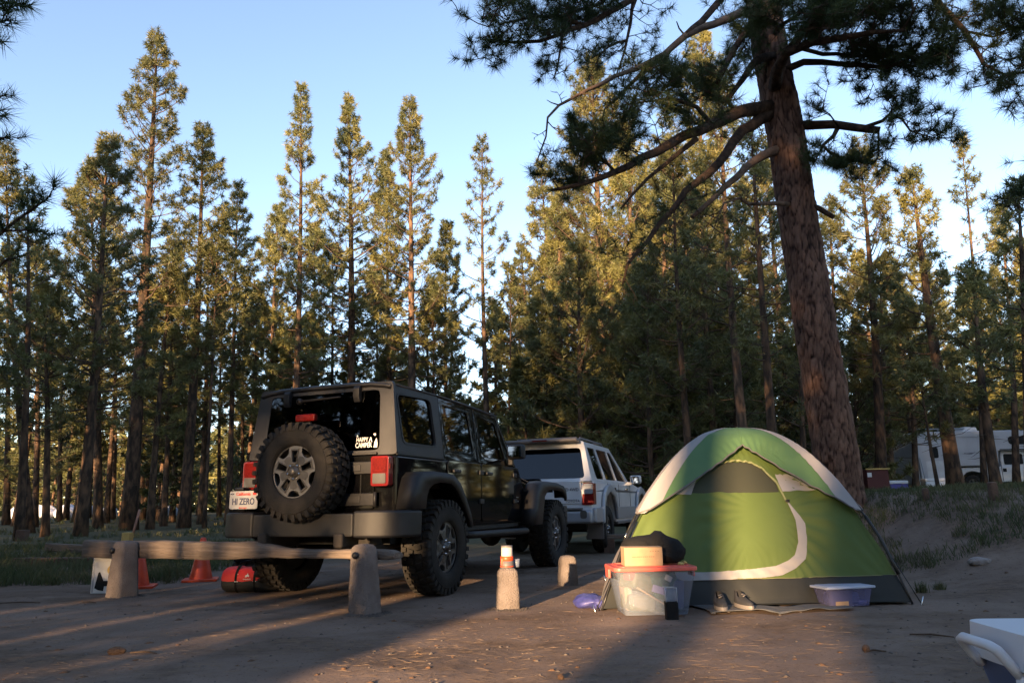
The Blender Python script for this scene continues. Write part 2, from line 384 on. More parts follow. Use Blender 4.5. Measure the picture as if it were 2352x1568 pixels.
def sticks_mesh(name, A, B, RA, RB, m, parent, n=3):
    A = np.array(A); B = np.array(B); RA = np.array(RA); RB = np.array(RB); d = B-A; d /= np.linalg.norm(d, axis=1)[:, None]+1e-9
    x = np.cross(d, np.array([.31, .77, .56])); x /= np.linalg.norm(x, axis=1)[:, None]+1e-9; y = np.cross(d, x)
    vs = []
    for C, R in ((A, RA), (B, RB)):
        for j in range(n):
            a = 2*math.pi*j/n; vs.append(C+(x*math.cos(a)+y*math.sin(a))*R[:, None])
    V = np.stack(vs, 1).reshape(-1, 3); k = len(A); o = np.arange(k)*2*n; F = []
    for j in range(n): F.append(np.stack([o+j, o+(j+1) % n, o+n+(j+1) % n, o+n+j], 1))
    return npmesh(name, V, np.concatenate(F), m, parent, True)
def trunk_mesh(parent, H, r0, lean, bend, seed, n=9, m=None):
    rng = random.Random(seed); a = rng.random()*6.3; pts = []; rr = []
    for i in range(15):
        t = i/14; z = H*t
        o = Vector((lean[0]*t+bend*math.sin(t*3.1)*math.cos(a), lean[1]*t+bend*math.sin(t*3.1)*math.sin(a), z-(.25 if i == 0 else 0)))
        pts.append(o); rr.append(r0*((1-t)**.85*.93+.05)*(1+.35*math.exp(-t*40)))
    MB().tube(pts, rr, n).build('trunk', m or M['bark_far'], parent, normals=False)
    def P(z):
        t = min(max(z/H, 0), .9999)*14; i = int(t); f = t-i
        return pts[i]*(1-f)+pts[i+1]*f
    return P
def pine(name, label, loc, H, R, cf=.3, r0=None, lean=(0, 0), bend=.1, dens=1.0, seed=0, shape='cone', tuft=.23, tmpl=None, step=.42, group='pines of the wood behind the campsite', dead=True, cat='tree'):
    rng = random.Random(seed); nr = np.random.RandomState(seed)
    root = thing(name, label, cat, loc, 0, group)
    r0 = r0 or H*.0135
    P = trunk_mesh(root, H, r0, lean, bend, seed)
    A = []; B = []; RA = []; RB = []; TP = []; TD = []; TS = []
    z0 = cf*H; z = z0
    if tmpl is None: tmpl = TF
    while z < H-.1:
        t = (z-z0)/(H-z0)
        if shape == 'cone': prof = (1-t)**.82*(.70+.30*min(1, t*3.5))*1.08
        elif shape == 'col': prof = (1-t**2.2)*(.55+.45*min(1, t*3))*.95
        elif shape == 'old': prof = (.45+.55*math.sin(min(1, t*1.15+.1)*math.pi))*(1-t**3)
        else: prof = (1-t)**.6*(.5+.5*min(1, t*4))
        nb = rng.choice((3, 4, 4, 5)) if t < .85 else 4
        a0 = rng.random()*6.28
        for b in range(nb):
            if rng.random() > dens*1.08: continue
            az = a0+b*6.283/nb+rng.uniform(-.4, .4)
            L = R*prof*rng.choice((.38, .65, .85, 1.0, 1.1, 1.3))*rng.uniform(.8, 1.1)+.12
            el = rad(rng.uniform(-22, 6)+t*48)
            p = P(z+rng.uniform(-.15, .15)); d = Vector((math.cos(az)*math.cos(el), math.sin(az)*math.cos(el), math.sin(el)))
            k = 3 if L < 1 else 4; prev = p.copy(); rb = .010+.011*L
            pts = [prev]
            for i in range(1, k+1):
                s = i/k; d2 = (d+Vector((0, 0, .10+.80*s*s))+Vector((rng.uniform(-.12, .12), rng.uniform(-.12, .12), 0))).normalized()
                q = prev+d2*(L/k); A.append(prev[:]); B.append(q[:]); RA.append(rb*(1-(i-1)/k)+.004); RB.append(rb*(1-i/k)+.004); prev = q; pts.append(q)
            nt_ = max(2, int((3.2+L*7.6)*min(1, dens+.1)))
            for j in range(nt_):
                s = 1-(j/nt_)**1.25*.66 if j else 1.0
                f = s*k; i0 = min(int(f), k-1); c = pts[i0]*(1-(f-i0))+pts[i0+1]*(f-i0)
                dd = (pts[i0+1]-pts[i0]).normalized()
                if j:
                    sd = dd.cross(Vector((0, 0, 1))).normalized()*rng.choice((-1, 1)); tl = (.16+.30*L*(1-s)+rng.uniform(0, .22))
                    td = (dd*.7+sd*rng.uniform(.3, 1)+Vector((0, 0, rng.uniform(.0, .6)))).normalized(); e = c+td*tl
                    A.append(c[:]); B.append(e[:]); RA.append(.007); RB.append(.004)
                else: e = c; td = (dd+Vector((0, 0, .35))).normalized()
                TP.append(e[:]); TD.append(td[:]); TS.append(tuft*rng.uniform(.75, 1.15))
        z += step*rng.uniform(.75, 1.6)*(1 if t < .68 else .60)
    for q in (.0, .12, .26): TP.append(P(H-q)[:]); TD.append((.05, .02, 1)); TS.append(tuft)
    if dead:
        zz = max(1.4, z0-5.5)
        while zz < z0+1.5:
            az = rng.random()*6.28; L = rng.uniform(.3, 1.2)*(R*.6+.2); p = P(zz); d = Vector((math.cos(az), math.sin(az), rng.uniform(-.35, .15))); q = p+d*L*.6; e = q+(d+Vector((rng.uniform(-.4, .4), rng.uniform(-.4, .4), rng.uniform(-.1, .3))))*L*.4
            A += [p[:], q[:]]; B += [q[:], e[:]]; RA += [.016, .010]; RB += [.010, .004]; zz += rng.uniform(.2, .55)
    tag(sticks_mesh('limbs', A, B, RA, RB, M['limb'], root), kind='stuff')
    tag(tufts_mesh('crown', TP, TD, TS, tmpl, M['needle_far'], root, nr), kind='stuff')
    return root
def copy_tree(src, label, loc, rz, s, group):
    r = src.copy(); COL.objects.link(r); r.location = loc; r.rotation_euler = (0, 0, rz); r.scale = (s*1.12, s*1.12, s); r['label'] = label; r['group'] = group
    for ch in list(src.children):
        c = ch.copy(); COL.objects.link(c); c.parent = r
    return r
GW = 'pines of the wood behind the campsite'
# bx, tx, ty (picture), depth, crown start, half width, density, shape, trunk radius, label
TREES = [
 (45, 62, 412, 22, .30, 40, .75, 'cone', .13, 'slim dark pine with sparse tufts near the left edge, right of the overhanging bough'),
 (66, 12, 335, 30, .30, 48, .9, 'cone', .17, 'pine with sunlit yellow tip cut by the left edge of the picture'),
 (103, 96, 640, 25, .35, 60, .9, 'old', .13, 'low dark pine whose trunk forks near the ground at far left'),
 (190, 246, 318, 25, .30, 78, 1.0, 'cone', .20, 'full pine with sunlit left shoulder just left of the tallest pine'),
 (224, 205, 392, 36, .25, 95, 1.0, 'cone', .22, 'broad pine spreading furthest left of the tallest pine'),
 (300, 362, 76, 32, .42, 70, 1.0, 'cone', .33, 'tallest pine on the left with a thick bare dark trunk'),
 (350, 402, 560, 33, .30, 50, .9, 'cone', .17, 'shorter pine just right of the tallest pine trunk'),
 (378, 398, 610, 38, .30, 40, .9, 'cone', .16, 'thin pine between the tallest pine and its right neighbour'),
 (425, 466, 292, 34, .36, 68, 1.0, 'cone', .27, 'pine with sunlit left side and pointed top right of the tallest pine'),
 (472, 503, 480, 33, .50, 38, .8, 'cone', .09, 'slim leaning pine with bare pole trunk left of the black car'),
 (462, 478, 560, 40, .30, 42, .8, 'cone', .18, 'grey trunked pine beside the slim leaning pine'),
 (526, 546, 424, 38, .30, 48, 1.0, 'cone', .17, 'dark narrow pine nearest the left side of the black car'),
 (620, 640, 480, 43, .28, 62, .9, 'cone', .20, 'bushy pine rising over the left end of the black car roof'),
 (668, 691, 198, 36, .30, 46, .85, 'cone', .22, 'tall thin topped pine above the left half of the black car'),
 (716, 722, 520, 46, .3, 50, .9, 'cone', .18, 'shorter pine hidden between the two tall ones over the black car'),
 (805, 800, 228, 40, .35, 72, .95, 'old', .30, 'pine with ragged golden sunlit crown above the black car'),
 (760, 764, 560, 45, .40, 45, .9, 'cone', .16, 'lower pine left of the ragged golden pine trunk'),
 (946, 941, 233, 38, .32, 66, 1.0, 'cone', .28, 'pointed pine with gold left side above the right end of the black car roof'),
 (903, 886, 350, 47, .35, 45, .95, 'cone', .22, 'golden pine tucked between the ragged and the pointed pine'),
 (860, 864, 620, 50, .3, 48, .9, 'cone', .17, 'low pine filling the gap over the middle of the black car'),
 (1032, 1026, 508, 44, .30, 46, .9, 'cone', .18, 'short pine with sunlit right side left of the lone spire pine'),
 (990, 992, 640, 40, .2, 50, .9, 'cone', .15, 'low dark pine behind the front of the black car roof'),
 (1128, 1108, 320, 34, .30, 50, .62, 'cone', .17, 'lone thin spire pine standing clear against the sky'),
 (1157, 1172, 612, 30, .55, 22, .8, 'cone', .07, 'very thin sapling pine bending right of the lone spire'),
 (1197, 1188, 650, 50, .25, 42, .9, 'cone', .16, 'yellow lit short pine in the gap right of the lone spire'),
 (1385, 1358, 130, 38, .22, 110, 1.0, 'cone', .34, 'huge golden crowned pine left of the near leaning trunk'),
 (1300, 1285, 430, 40, .20, 75, 1.0, 'cone', .24, 'leftmost dark pine of the dense stand above the white car'),
 (1452, 1440, 300, 33, .20, 85, 1.0, 'cone', .26, 'dark pine in the middle of the dense stand above the tent'),
 (1240, 1236, 690, 36, .12, 52, .95, 'cone', .13, 'low bushy pine above the mirror of the black car'),
 (1345, 1330, 560, 28, .16, 75, 1.0, 'cone', .17, 'dark mid height pine straight above the white car roof'),
 (1540, 1528, 360, 30, .18, 72, 1.0, 'cone', .20, 'pine behind the drooping dark limb above the tent'),
 (1614, 1612, 62, 42, .35, 92, 1.0, 'cone', .32, 'tall golden topped pine seen through the near boughs'),
 (1592, 1545, 330, 24, .28, 66, .9, 'cone', .15, 'thin pine with an orange lit trunk patch above the tent top'),
 (1652, 1610, 380, 27, .30, 60, .95, 'cone', .17, 'pine with pale lit trunk between two thin trunks above the tent'),
 (1722, 1652, 160, 22, .38, 62, .8, 'cone', .17, 'leaning pine with grey trunk above the right of the tent peak'),
 (1785, 1722, 250, 20, .32, 55, .75, 'cone', .15, 'slim pine with dead twigs on its trunk just left of the big near trunk'),
 (1500, 1490, 620, 26, .1, 70, 1.0, 'cone', .12, 'low dark pine behind the tent top left'),
 (1690, 1680, 700, 27, .08, 62, 1.0, 'cone', .12, 'young bushy pine behind the tent peak'),
 (1850, 1830, 640, 24, .10, 55, .9, 'cone', .12, 'young dense pine hidden behind the big near trunk'),
 (2028, 1972, 330, 28, .28, 80, .95, 'cone', .22, 'wide pine with sunlit middle right of the big near trunk'),
 (1925, 1905, 470, 34, .3, 60, .9, 'cone', .2, 'pine partly covered by the big near trunk on its right side'),
 (2052, 2022, 590, 33, .30, 55, .9, 'cone', .20, 'pine with an orange lit trunk left of the camper'),
 (2200, 2094, 395, 26, .34, 60, 1.0, 'cone', .27, 'dark pine with a thick trunk standing in front of the camper'),
 (2262, 2207, 316, 31, .35, 42, .55, 'cone', .13, 'sparse slim pine with bottle brush top against the sky on the right'),
 (2292, 2236, 610, 24, .36, 45, .95, 'cone', .18, 'pine whose trunk crosses the middle of the camper'),
 (2336, 2296, 476, 32, .34, 45, .9, 'cone', .16, 'second pine from the right edge above the camper'),
 (2372, 2338, 425, 19, .36, 50, 1.0, 'cone', .17, 'dark pine cut by the right edge of the picture'),
 (2160, 2112, 850, 24, .42, 40, .9, 'col', .07, 'small crooked pine leaning before the rear of the camper'),
 (1975, 1968, 800, 30, .06, 60, 1.0, 'cone', .12, 'young bushy pine right of the big near trunk base'),
 (2105, 2080, 700, 30, .34, 45, 1.0, 'cone', .14, 'bushy young pine above the blue cooler'),
]
srcs = []
for i, (bx, tx, ty, Y, cf, hw, dens, shape, r0, lab) in enumerate(TREES):
    b = at(bx, 1185, Y); zb = tz(b.x, Y); top = at(tx, ty, Y); dz = 1185
    # where the trunk line meets the ground: the picture's bx is read at horizon height
    b = at(bx, 1150, Y); H = top.z-zb; f = (b.z-zb)/H
    lx = (top.x-b.x)/(1-f); base = Vector((top.x-lx, Y, zb))
    q = pine('pine_tree', lab, base, H, hw*Y/FPX*2.2, cf, r0, (lx, 0), bend=.08+.004*H, dens=dens, seed=100+i, shape=shape, tuft=.20+.0024*Y, step=.42+.0015*Y)
    if i in (5, 8, 11, 17, 27, 30): srcs.append(q)
# more full pines between and behind the named ones
SH = [(s_, max(v.co.z for ch in s_.children if ch.name.startswith('trunk') for v in ch.data.vertices)) for s_ in srcs]
def zone(x, y):
    q = 1176+x/y*1740
    for lim, nm in ((300, 'at the far left of the picture'), (560, 'between the tallest pine and the black car'), (900, 'over the left half of the black car'), (1160, 'over the front half of the black car'), (1460, 'over the white car'), (1700, 'over the left half of the tent'), (1960, 'over the right half of the tent'), (9999, 'right of the big near trunk')):
        if q < lim: return nm
r4 = random.Random(31)
for x0, x1, n_, t0, t1, y0, y1 in ((40, 570, 9, 600, 850, 40, 60), (600, 1080, 7, 620, 850, 42, 60), (1230, 1420, 7, 300, 560, 41, 56), (1400, 1900, 15, 350, 640, 36, 56), (1960, 2400, 5, 560, 760, 40, 56)):
    for i in range(n_):
        q = x0+(x1-x0)*(i+r4.random())/n_; Y = r4.uniform(y0, y1); p = at(q, 1160, Y); H = at(q, r4.uniform(t0, t1), Y).z-tz(p.x, Y); s_, h_ = r4.choice(SH); k = H/h_
        copy_tree(s_, 'full pine of the middle distance '+zone(p.x, Y), (p.x, Y, tz(p.x, Y)), r4.random()*6.28, k, 'full pines of the middle distance '+zone(p.x, Y))
# cheaper pines copied through the depth of the wood
var = []
for i, (H, R, cf, sh, dn) in enumerate([(15, 1.9, .3, 'cone', 1.0), (17, 2.2, .35, 'old', .95), (12, 1.8, .22, 'cone', 1.0), (18, 2.0, .42, 'cone', .9), (8, 1.6, .12, 'cone', 1.0)]):
    var.append(pine('forest_pine', 'x', (0, 0, 0), H, R, cf, H*.014, (.25*(-1)**i, 0), .2, dn, 500+i, sh, tuft=.36, tmpl=TFAR, step=.50, group='x'))
rng = random.Random(77); used = set(); placed = []
GF = 'distant pines filling the wood'
def zone(x, y):
    q = 1176+x/y*1740
    for lim, nm in ((300, 'at the far left of the picture'), (560, 'between the tallest pine and the black car'), (900, 'over the left half of the black car'), (1160, 'over the front half of the black car'), (1460, 'over the white car'), (1700, 'over the left half of the tent'), (1960, 'over the right half of the tent'), (9999, 'right of the big near trunk')):
        if q < lim: return nm
def put(x, y, vi, s, label, group):
    if 'ZONE' in label: z_ = zone(x, y); label = label.replace('ZONE', z_); group = group+' '+z_
    src = var[vi]; loc = (x, y, tz(x, y)-.05); rz = rng.random()*6.28
    if vi not in used:
        used.add(vi); src.location = loc; src.rotation_euler = (0, 0, rz); src.scale = (s, s, s); src['label'] = label; src['group'] = group
    else: copy_tree(src, label, loc, rz, s, group)
n = 0
while n < 105:
    Y = 42+(rng.random()**1.3)*95; X = Y*rng.uniform(-.80, .80)
    if any((X-a)**2+(Y-b)**2 < 5.5 for a, b in placed): continue
    px = 1176+X/Y*1740
    maxH = 9.5+Y*.055
    if px > 1250: maxH += 3.5
    vi = rng.choice((0, 1, 2, 3, 4, 2, 0)); H0 = (15, 17, 12, 18, 8)[vi]; s = min(1.15, maxH/H0)*rng.uniform(.82, 1.05)
    placed.append((X, Y)); put(X, Y, vi, s, 'far pine deep in the wood ZONE', GF); n += 1
# young dense pines that close the understorey on the right
n = 0
while n < 26:
    Y = rng.uniform(27, 44); px = rng.uniform(1180, 2420); X = (px-1176)/1740*Y
    if any((X-a)**2+(Y-b)**2 < 3.0 for a, b in placed): continue
    if px > 2010 and Y < 40: continue
    placed.append((X, Y)); put(X, Y, 4, rng.uniform(.65, 1.1), 'young dense pine in the middle distance ZONE', 'young pines in the understorey'); n += 1
# dark bare trunks among the trees on the left (bx, lean, depth, radius)
for i, (bx, tx, Y, r, ty) in enumerate([(232, 238, 46, .2, 560), (262, 262, 50, .16, 620), (330, 345, 48, .14, 640), (398, 408, 44, .17, 640), (505, 515, 52, .15, 650), (560, 566, 50, .15, 640), (20, 15, 44, .2, 560), (140, 146, 48, .17, 640), (590, 590, 46, .14, 660), (85, 80, 40, .17, 560)]):
    b = at(bx, 1165, Y); top = at(tx, ty, Y); zb = tz(b.x, Y)
    pine('pine_tree', ('thin dark trunked pine among the left hand trees', 'x')[0], (b.x, Y, zb), top.z-zb, 1.5, .45, r, (top.x-b.x, 0), .15, .9, 800+i, 'cone', tuft=.30, tmpl=TFAR, step=.5, group='thin pines between the tall left hand ones')

# the wood goes on to the sides, and closes the view low down
GS = 'pines to the sides of the campsite'
n = 0
while n < 34:
    az = rng.choice((rng.uniform(38, 100), rng.uniform(38, 80), -rng.uniform(38, 90))); d_ = rng.uniform(17, 62); X = d_*math.sin(rad(az)); Y = d_*math.cos(rad(az))
    if any((X-a)**2+(Y-b)**2 < 6 for a, b in placed): continue
    placed.append((X, Y)); put(X, Y, rng.choice((0, 1, 2, 4, 4)), rng.uniform(.8, 1.15), 'pine standing beside the campsite out to the side of the picture', GS); n += 1
n = 0; GY_ = 'low young pines deep in the wood'
while n < 85:
    Y = rng.uniform(50, 105) if n % 3 else rng.uniform(63, 90); X = Y*rng.uniform(-.8, .8)
    if any((X-a)**2+(Y-b)**2 < 3 for a, b in placed): continue
    if 58-4 < Y < 58+1 and X < -15: continue
    if X < -12 and Y < 62: continue
    placed.append((X, Y)); put(X, Y, 4, rng.uniform(.7, 1.15), 'low young pine far off ZONE', GY_); n += 1
nw = 8500; rw = np.random.RandomState(8); az = np.where(rw.rand(nw) < .72, (rw.rand(nw)-.5)*1.55, rw.rand(nw)*2*math.pi); dd = 112+55*rw.rand(nw); X = np.sin(az)*dd; Y = np.cos(az)*dd; top_ = 9+7*fbm(az*28, dd*.05, 3)+2.0*fbm(az*120, dd*.1, 2)
Z = terrain(X, Y)+rw.rand(nw)*top_
fw_ = tufts_mesh('far_woods', np.stack([X, Y, Z], 1), np.stack([rw.randn(nw)*.4, rw.randn(nw)*.4, np.ones(nw)], 1), 1.1+.8*rw.rand(nw), tuft_templates(12, .42, 9, 2.2), M['needle_far'], None, rw)
tag(fw_, 'dark mass of far off wood seen between the trunks', 'woods', kind='stuff')
# the wood continues behind the camera: it is mirrored in the car windows, and unseen pines are added for their shade
P_ = Vector((math.cos(SUN_AZ), -math.sin(SUN_AZ), 0)); B_ = Vector((-math.sin(SUN_AZ), -math.cos(SUN_AZ), 0))
def behind(w, d):                       # w across the sunlight, d metres towards the sun from the camera
    return P_*w+B_*d
GB = 'tall pines on the sunny side behind the camera'
BACK = []
cor = [(-3.05, 19, 17.5, .28, .40), (-2.62, 16, 17.5, .30, .40), (-.95, 19, 18, .28, .36), (.25, 17, 17, .26, .34), (.95, 15, 17, .26, .34), (-4.35, 24, 19, .17, .36), (-4.95, 21, 18, .12, .38), (-5.35, 17, 17, .14, .36), (-5.80, 23, 18, .15, .36), (-6.25, 19, 19, .18, .34), (-6.75, 21, 18, .22, .34), (-3.75, 30, 20, .10, .36), (-8.1, 18, 18, .2, .3), (-9.3, 22, 18, .2, .3)]
for i, (w_, d_, H, r, cf) in enumerate(cor):
    p = behind(w_, d_)
    pine('pine_tree', 'tall bare stemmed pine behind the camera casting a shadow stripe over the camp', (p.x, p.y, 0), H, 2.5, cf, r, (0, 0), .05, 1.0, 900+i, 'cone', tuft=.36, tmpl=TFAR, step=.55, group=GB, dead=False)
n = 0; bp = []
for i in range(9):  # sparse crowns added out of view to weaken the sun on the camp
    if i in (4, 5, 6, 7): continue
    p = behind(-7.2+i*.95, rng.uniform(44, 62)); pine('pine_tree', 'unseen thin crowned pine added far behind the camera to filter the low sun', (p.x, p.y, 0), rng.uniform(15, 18), 1.2, .22, .16, (0, 0), .1, .62, 950+i, 'cone', tuft=.34, tmpl=TFAR, step=.5, group=GB, dead=False)
for i in range(10):  # tall pines added out of view to keep the camper in shade
    p = behind(.7+i*.95, rng.uniform(26, 46)); put(p.x, p.y, (3, 1)[i % 2], rng.uniform(1.05, 1.2), 'unseen tall pine added behind the camera on the tent side to shade the camper', GB)
for i in range(20):  # added out of view so the wood reflected by the black car stays dark
    w_ = 5.5+i*1.05; d_ = rng.uniform(3, 20); p = behind(w_, d_)
    vi = (0, 2, 1)[i % 3]; put(p.x, p.y, vi, rng.uniform(.85, 1.1), 'unseen pine added right of the camera to shade the wood mirrored in the black car', GB)
for w_ in (-2.55, -3.15, -3.8, -4.4, -5.0, -5.7, -6.4, -7.2, -8.0, .35, .95, 1.6, 2.3, 3.1, 4.0):  # unseen saplings added to keep low sun off the foreground dirt
    d_ = rng.uniform(9.2, 10.6); p = behind(w_, d_); put(p.x, p.y, 4, (.33 if w_ < 0 else .31 if w_ < .5 else .44)*rng.uniform(.9, 1.08), 'waist to head high young pine added unseen behind the camera to shade the ground', GB)
for i in range(26):  # unseen row added to shade the trunks of the left hand wood
    w_ = -10-i*1.05; d_ = rng.uniform(-8, 14); p = behind(w_, d_)
    if p.y > 2 and abs(p.x) < .80*p.y+3: p = behind(w_, 6)
    vi = (0, 2, 1)[i % 3]; put(p.x, p.y, vi, rng.uniform(.85, 1.1), 'unseen pine added left of the camp to shade the left hand trunks', GB)
for w_ in (1.5, 2.7, 3.9, 5.2, 6.4, 7.8, 9.2, 10.6, 12.2, 13.8, 15.5, 2.1, 4.6, 7.1, -7.5, -8.6, -9.9, -11.2, -12.6, -14, -15.5, -17, -18.6, -20.5, -9.2, -11.9):  # unseen screen of low pines added to block sun outside the lit gaps
    d_ = rng.uniform(22, 36); p = behind(w_, d_); put(p.x, p.y, 4, rng.uniform(.95, 1.3), 'unseen young dense pine added behind the camera to block the low sun', GB); bp.append((w_, d_))
while n < 34:
    w_ = rng.uniform(-46, 30); d_ = rng.uniform(13, 62)
    if -7.6 < w_ < .2: continue
    if .2 <= w_ < 4.5 and d_ < 26: continue
    if any((w_-a)**2+(d_-b)**2 < 7 for a, b in bp): continue
    p = behind(w_, d_)
    if p.length < 13: continue
    bp.append((w_, d_)); vi = rng.choice((0, 1, 3, 2, 2, 4, 4)); s = rng.uniform(.85, 1.2)*(1.05 if w_ < -12 else .95)
    put(p.x, p.y, vi, s, 'pine behind the camera, mirrored dimly in the car windows', GB); n += 1

# ------------------------------------------------------------------ near pines
class Bough:
    def __init__(s, seed): s.A = []; s.B = []; s.RA = []; s.RB = []; s.P = []; s.D = []; s.S = []; s.r = random.Random(seed)
    def seg(s, a, b, ra, rb): s.A.append(a[:]); s.B.append(b[:]); s.RA.append(ra); s.RB.append(rb)
    def tuft(s, p, d, k=.2): s.P.append(p[:]); s.D.append((d+Vector((0, 0, .25))).normalized()[:]); s.S.append(k*s.r.uniform(.8, 1.15))
    def twig(s, p, d, L, depth, size=.19, bare=False):
        r = s.r; n = 3; q = p
        rb = .0035+.010*L
        for i in range(n):
            d = (d+Vector((r.uniform(-.25, .25), r.uniform(-.25, .25), r.uniform(-.14, .26)))).normalized()
            e = q+d*L/n; s.seg(q, e, rb*(1-i/n)+.0025, rb*(1-(i+1)/n)+.0025)
            if depth > 0:
                for _ in range(1 if (L < .5 or i == 0) else 2):
                    sd = d.cross(Vector((r.uniform(-1, 1), r.uniform(-1, 1), 1))).normalized()*r.choice((-1, 1))
                    s.twig(e, (d*.6+sd*.9+Vector((0, 0, .15))).normalized(), L*r.uniform(.38, .6), depth-1, size, bare)
            elif not bare and i >= 1 and r.random() < .2: s.tuft(e, d, size*.85)
            q = e
        if not bare: s.tuft(q, d, size)
    def limb(s, pts, r0, r1, spawn=(0, 1), n=0, L=.7, depth=1, size=.19, up=.0, bare=False):
        """pts: 3-D polyline; side twigs are spawned along the given stretch of it"""
        pts = [Vector(p) for p in pts]; r = s.r
        # densify with a little wander
        out = [pts[0]]
        for a, b in zip(pts, pts[1:]):
            m = max(1, int((b-a).length/.22))
            for j in range(1, m+1):
                w_ = .018*(1 if j < m else 0); out.append(a.lerp(b, j/m)+Vector((r.uniform(-w_, w_), r.uniform(-w_, w_), r.uniform(-w_, w_))))
        k = len(out)-1; rr = [r0+(r1-r0)*i/k for i in range(k+1)]
        for i in range(n):
            t = spawn[0]+(spawn[1]-spawn[0])*(i+r.random())/n; f = t*k; j = min(int(f), k-1); p = out[j].lerp(out[j+1], f-j); d = (out[j+1]-out[j]).normalized()
            sd = d.cross(Vector((r.uniform(-.5, .5), r.uniform(-.5, .5), 1))).normalized()*r.choice((-1, 1))
            s.twig(p, (d*r.uniform(.2, .9)+sd*r.uniform(.4, 1)+Vector((0, 0, up+r.uniform(-.25, .35)))).normalized(), L*r.uniform(.55, 1.15), depth, size, bare)
        if not bare and n: s.tuft(out[-1], (out[-1]-out[-2]).normalized(), size)
        return out, rr
def px_pts(l): return [at(*p) for p in l]

big = thing('pine_tree', 'big near pine with a thick leaning red brown trunk behind the tent', 'tree', (4.35, 10.5, tz(4.35, 10.5)-.03))
org = Vector(big.location)
def worley(x, y, seed=3):
    xi = np.floor(x).astype(int); yi = np.floor(y).astype(int); d1 = np.full(x.shape, 9.); d2 = np.full(x.shape, 9.); idv = np.zeros(x.shape)
    for a in (-1, 0, 1):
        for b in (-1, 0, 1):
            cx = xi+a; cy = yi+b; hx = _lat[(cx*7+seed) & 255, (cy*13) & 255]; hy = _lat[(cx*11+50) & 255, (cy*5+seed*3) & 255]
            d = np.hypot(cx+hx-x, cy+hy-y); m = d < d1; d2 = np.where(m, d1, np.minimum(d2, d)); idv = np.where(m, _lat[(cx*3+9) & 255, (cy*17+4) & 255], idv); d1 = np.minimum(d1, d)
    return d1, d2, idv
def bark_trunk(parent, org, pts, radii, nt=120, nz=460, plate=.12):
    pts = np.array([list(Vector(p)-org) for p in pts]); L = np.concatenate([[0], np.cumsum(np.linalg.norm(np.diff(pts, axis=0), axis=1))])
    s = np.linspace(0, L[-1], nz); C = np.stack([np.interp(s, L, pts[:, i]) for i in range(3)], 1); R = np.interp(s, L, radii)
    th = np.linspace(0, 2*math.pi, nt, endpoint=False); T, S = np.meshgrid(th, s)
    per = 2*math.pi*.33/plate; per = round(per)
    u = T/(2*math.pi)*per; v = S/(plate*2.0)
    wob = fbm(u*1.0, v*1.2, 3)*1.4
    # periodic in u: blend across the seam lies at the back of the trunk
    d1, d2, idv = worley(u+wob, v+wob*.6)
    e1, e2, idb = worley(u*1.8+wob*.9+7, v*1.3+wob*.8, 11)
    crack = .68*np.clip((d2-d1)/.20, 0, 1)**.6+.32*np.clip((e2-e1)/.3, 0, 1)**.7; idv = .6*idv+.4*idb
    fine = fbm(u*5, v*9, 3)
    disp = (crack*.030+idv*.020*crack+fine*.014)-.036
    flare = np.exp(-S/.30)*.065*(1+.5*np.sin(T*5+1))
    rr = R[:, None]+disp+flare
    V = np.stack([C[:, 0][:, None]+rr*np.cos(T), C[:, 1][:, None]+rr*np.sin(T), C[:, 2][:, None]+np.zeros_like(T)], 2).reshape(-1, 3)
    i = np.arange(nz-1)[:, None]*nt; j = np.arange(nt)[None, :]; j2 = (j+1) % nt
    F = np.stack([(i+j), (i+j2), (i+nt+j2), (i+nt+j)], 2).reshape(-1, 4)
    o = npmesh('trunk', V, F, M['bark_big'], parent, True)
    at_ = o.data.attributes.new('plate', 'FLOAT', 'POINT'); at_.data.foreach_set('value', (crack*(.55+.45*idv)).ravel().astype(np.float32))
    return o
def bark_big_mat():
    m = mat('plated_bark', (.045, .028, .020), .9, bump=.5, bscale=45, spec=.2); nt = m.node_tree; N = nt.nodes; L = nt.links
    a = N.new('ShaderNodeAttribute'); a.attribute_name = 'plate'; r = N.new('ShaderNodeValToRGB'); e = r.color_ramp.elements
    e[0].position = .22; e[0].color = (.018, .012, .009, 1); e[1].position = .9; e[1].color = (.235, .142, .100, 1); x = r.color_ramp.elements.new(.5); x.color = (.098, .056, .040, 1)
    L.new(a.outputs['Fac'], r.inputs[0])
    n = N.new('ShaderNodeTexNoise'); n.inputs['Scale'].default_value = 2.5; n.inputs['Detail'].default_value = 5; mx = N.new('ShaderNodeMix'); mx.data_type = 'RGBA'; mx.blend_type = 'MULTIPLY'; mx.inputs[0].default_value = .7
    tc = N.new('ShaderNodeTexCoord'); L.new(tc.outputs['Object'], n.inputs['Vector']); r2 = N.new('ShaderNodeValToRGB'); r2.color_ramp.elements[0].position = .3; r2.color_ramp.elements[0].color = (.6, .58, .6, 1); r2.color_ramp.elements[1].position = .7; r2.color_ramp.elements[1].color = (1.15, 1.05, 1, 1)
    L.new(n.outputs['Fac'], r2.inputs[0]); L.new(r.outputs[0], mx.inputs[6]); L.new(r2.outputs[0], mx.inputs[7]); L.new(mx.outputs[2], N['Principled BSDF'].inputs['Base Color']); return m
M['bark_big'] = bark_big_mat()
ty_ = 10.5
tr = [at(1934, 1165, ty_), at(1925, 1080, ty_), at(1880, 800, ty_), at(1836, 517, ty_), at(1803, 300, ty_), at(1766, 100, ty_), at(1742, -60, ty_), at(1715, -280, ty_), at(1690, -620, ty_+.3), at(1680, -1300, ty_+.5)]
tr[0].z = org.z-.2
bark_trunk(big, org, tr, [.315, .295, .282, .273, .268, .26, .25, .22, .16, .05])
bb = Bough(11)
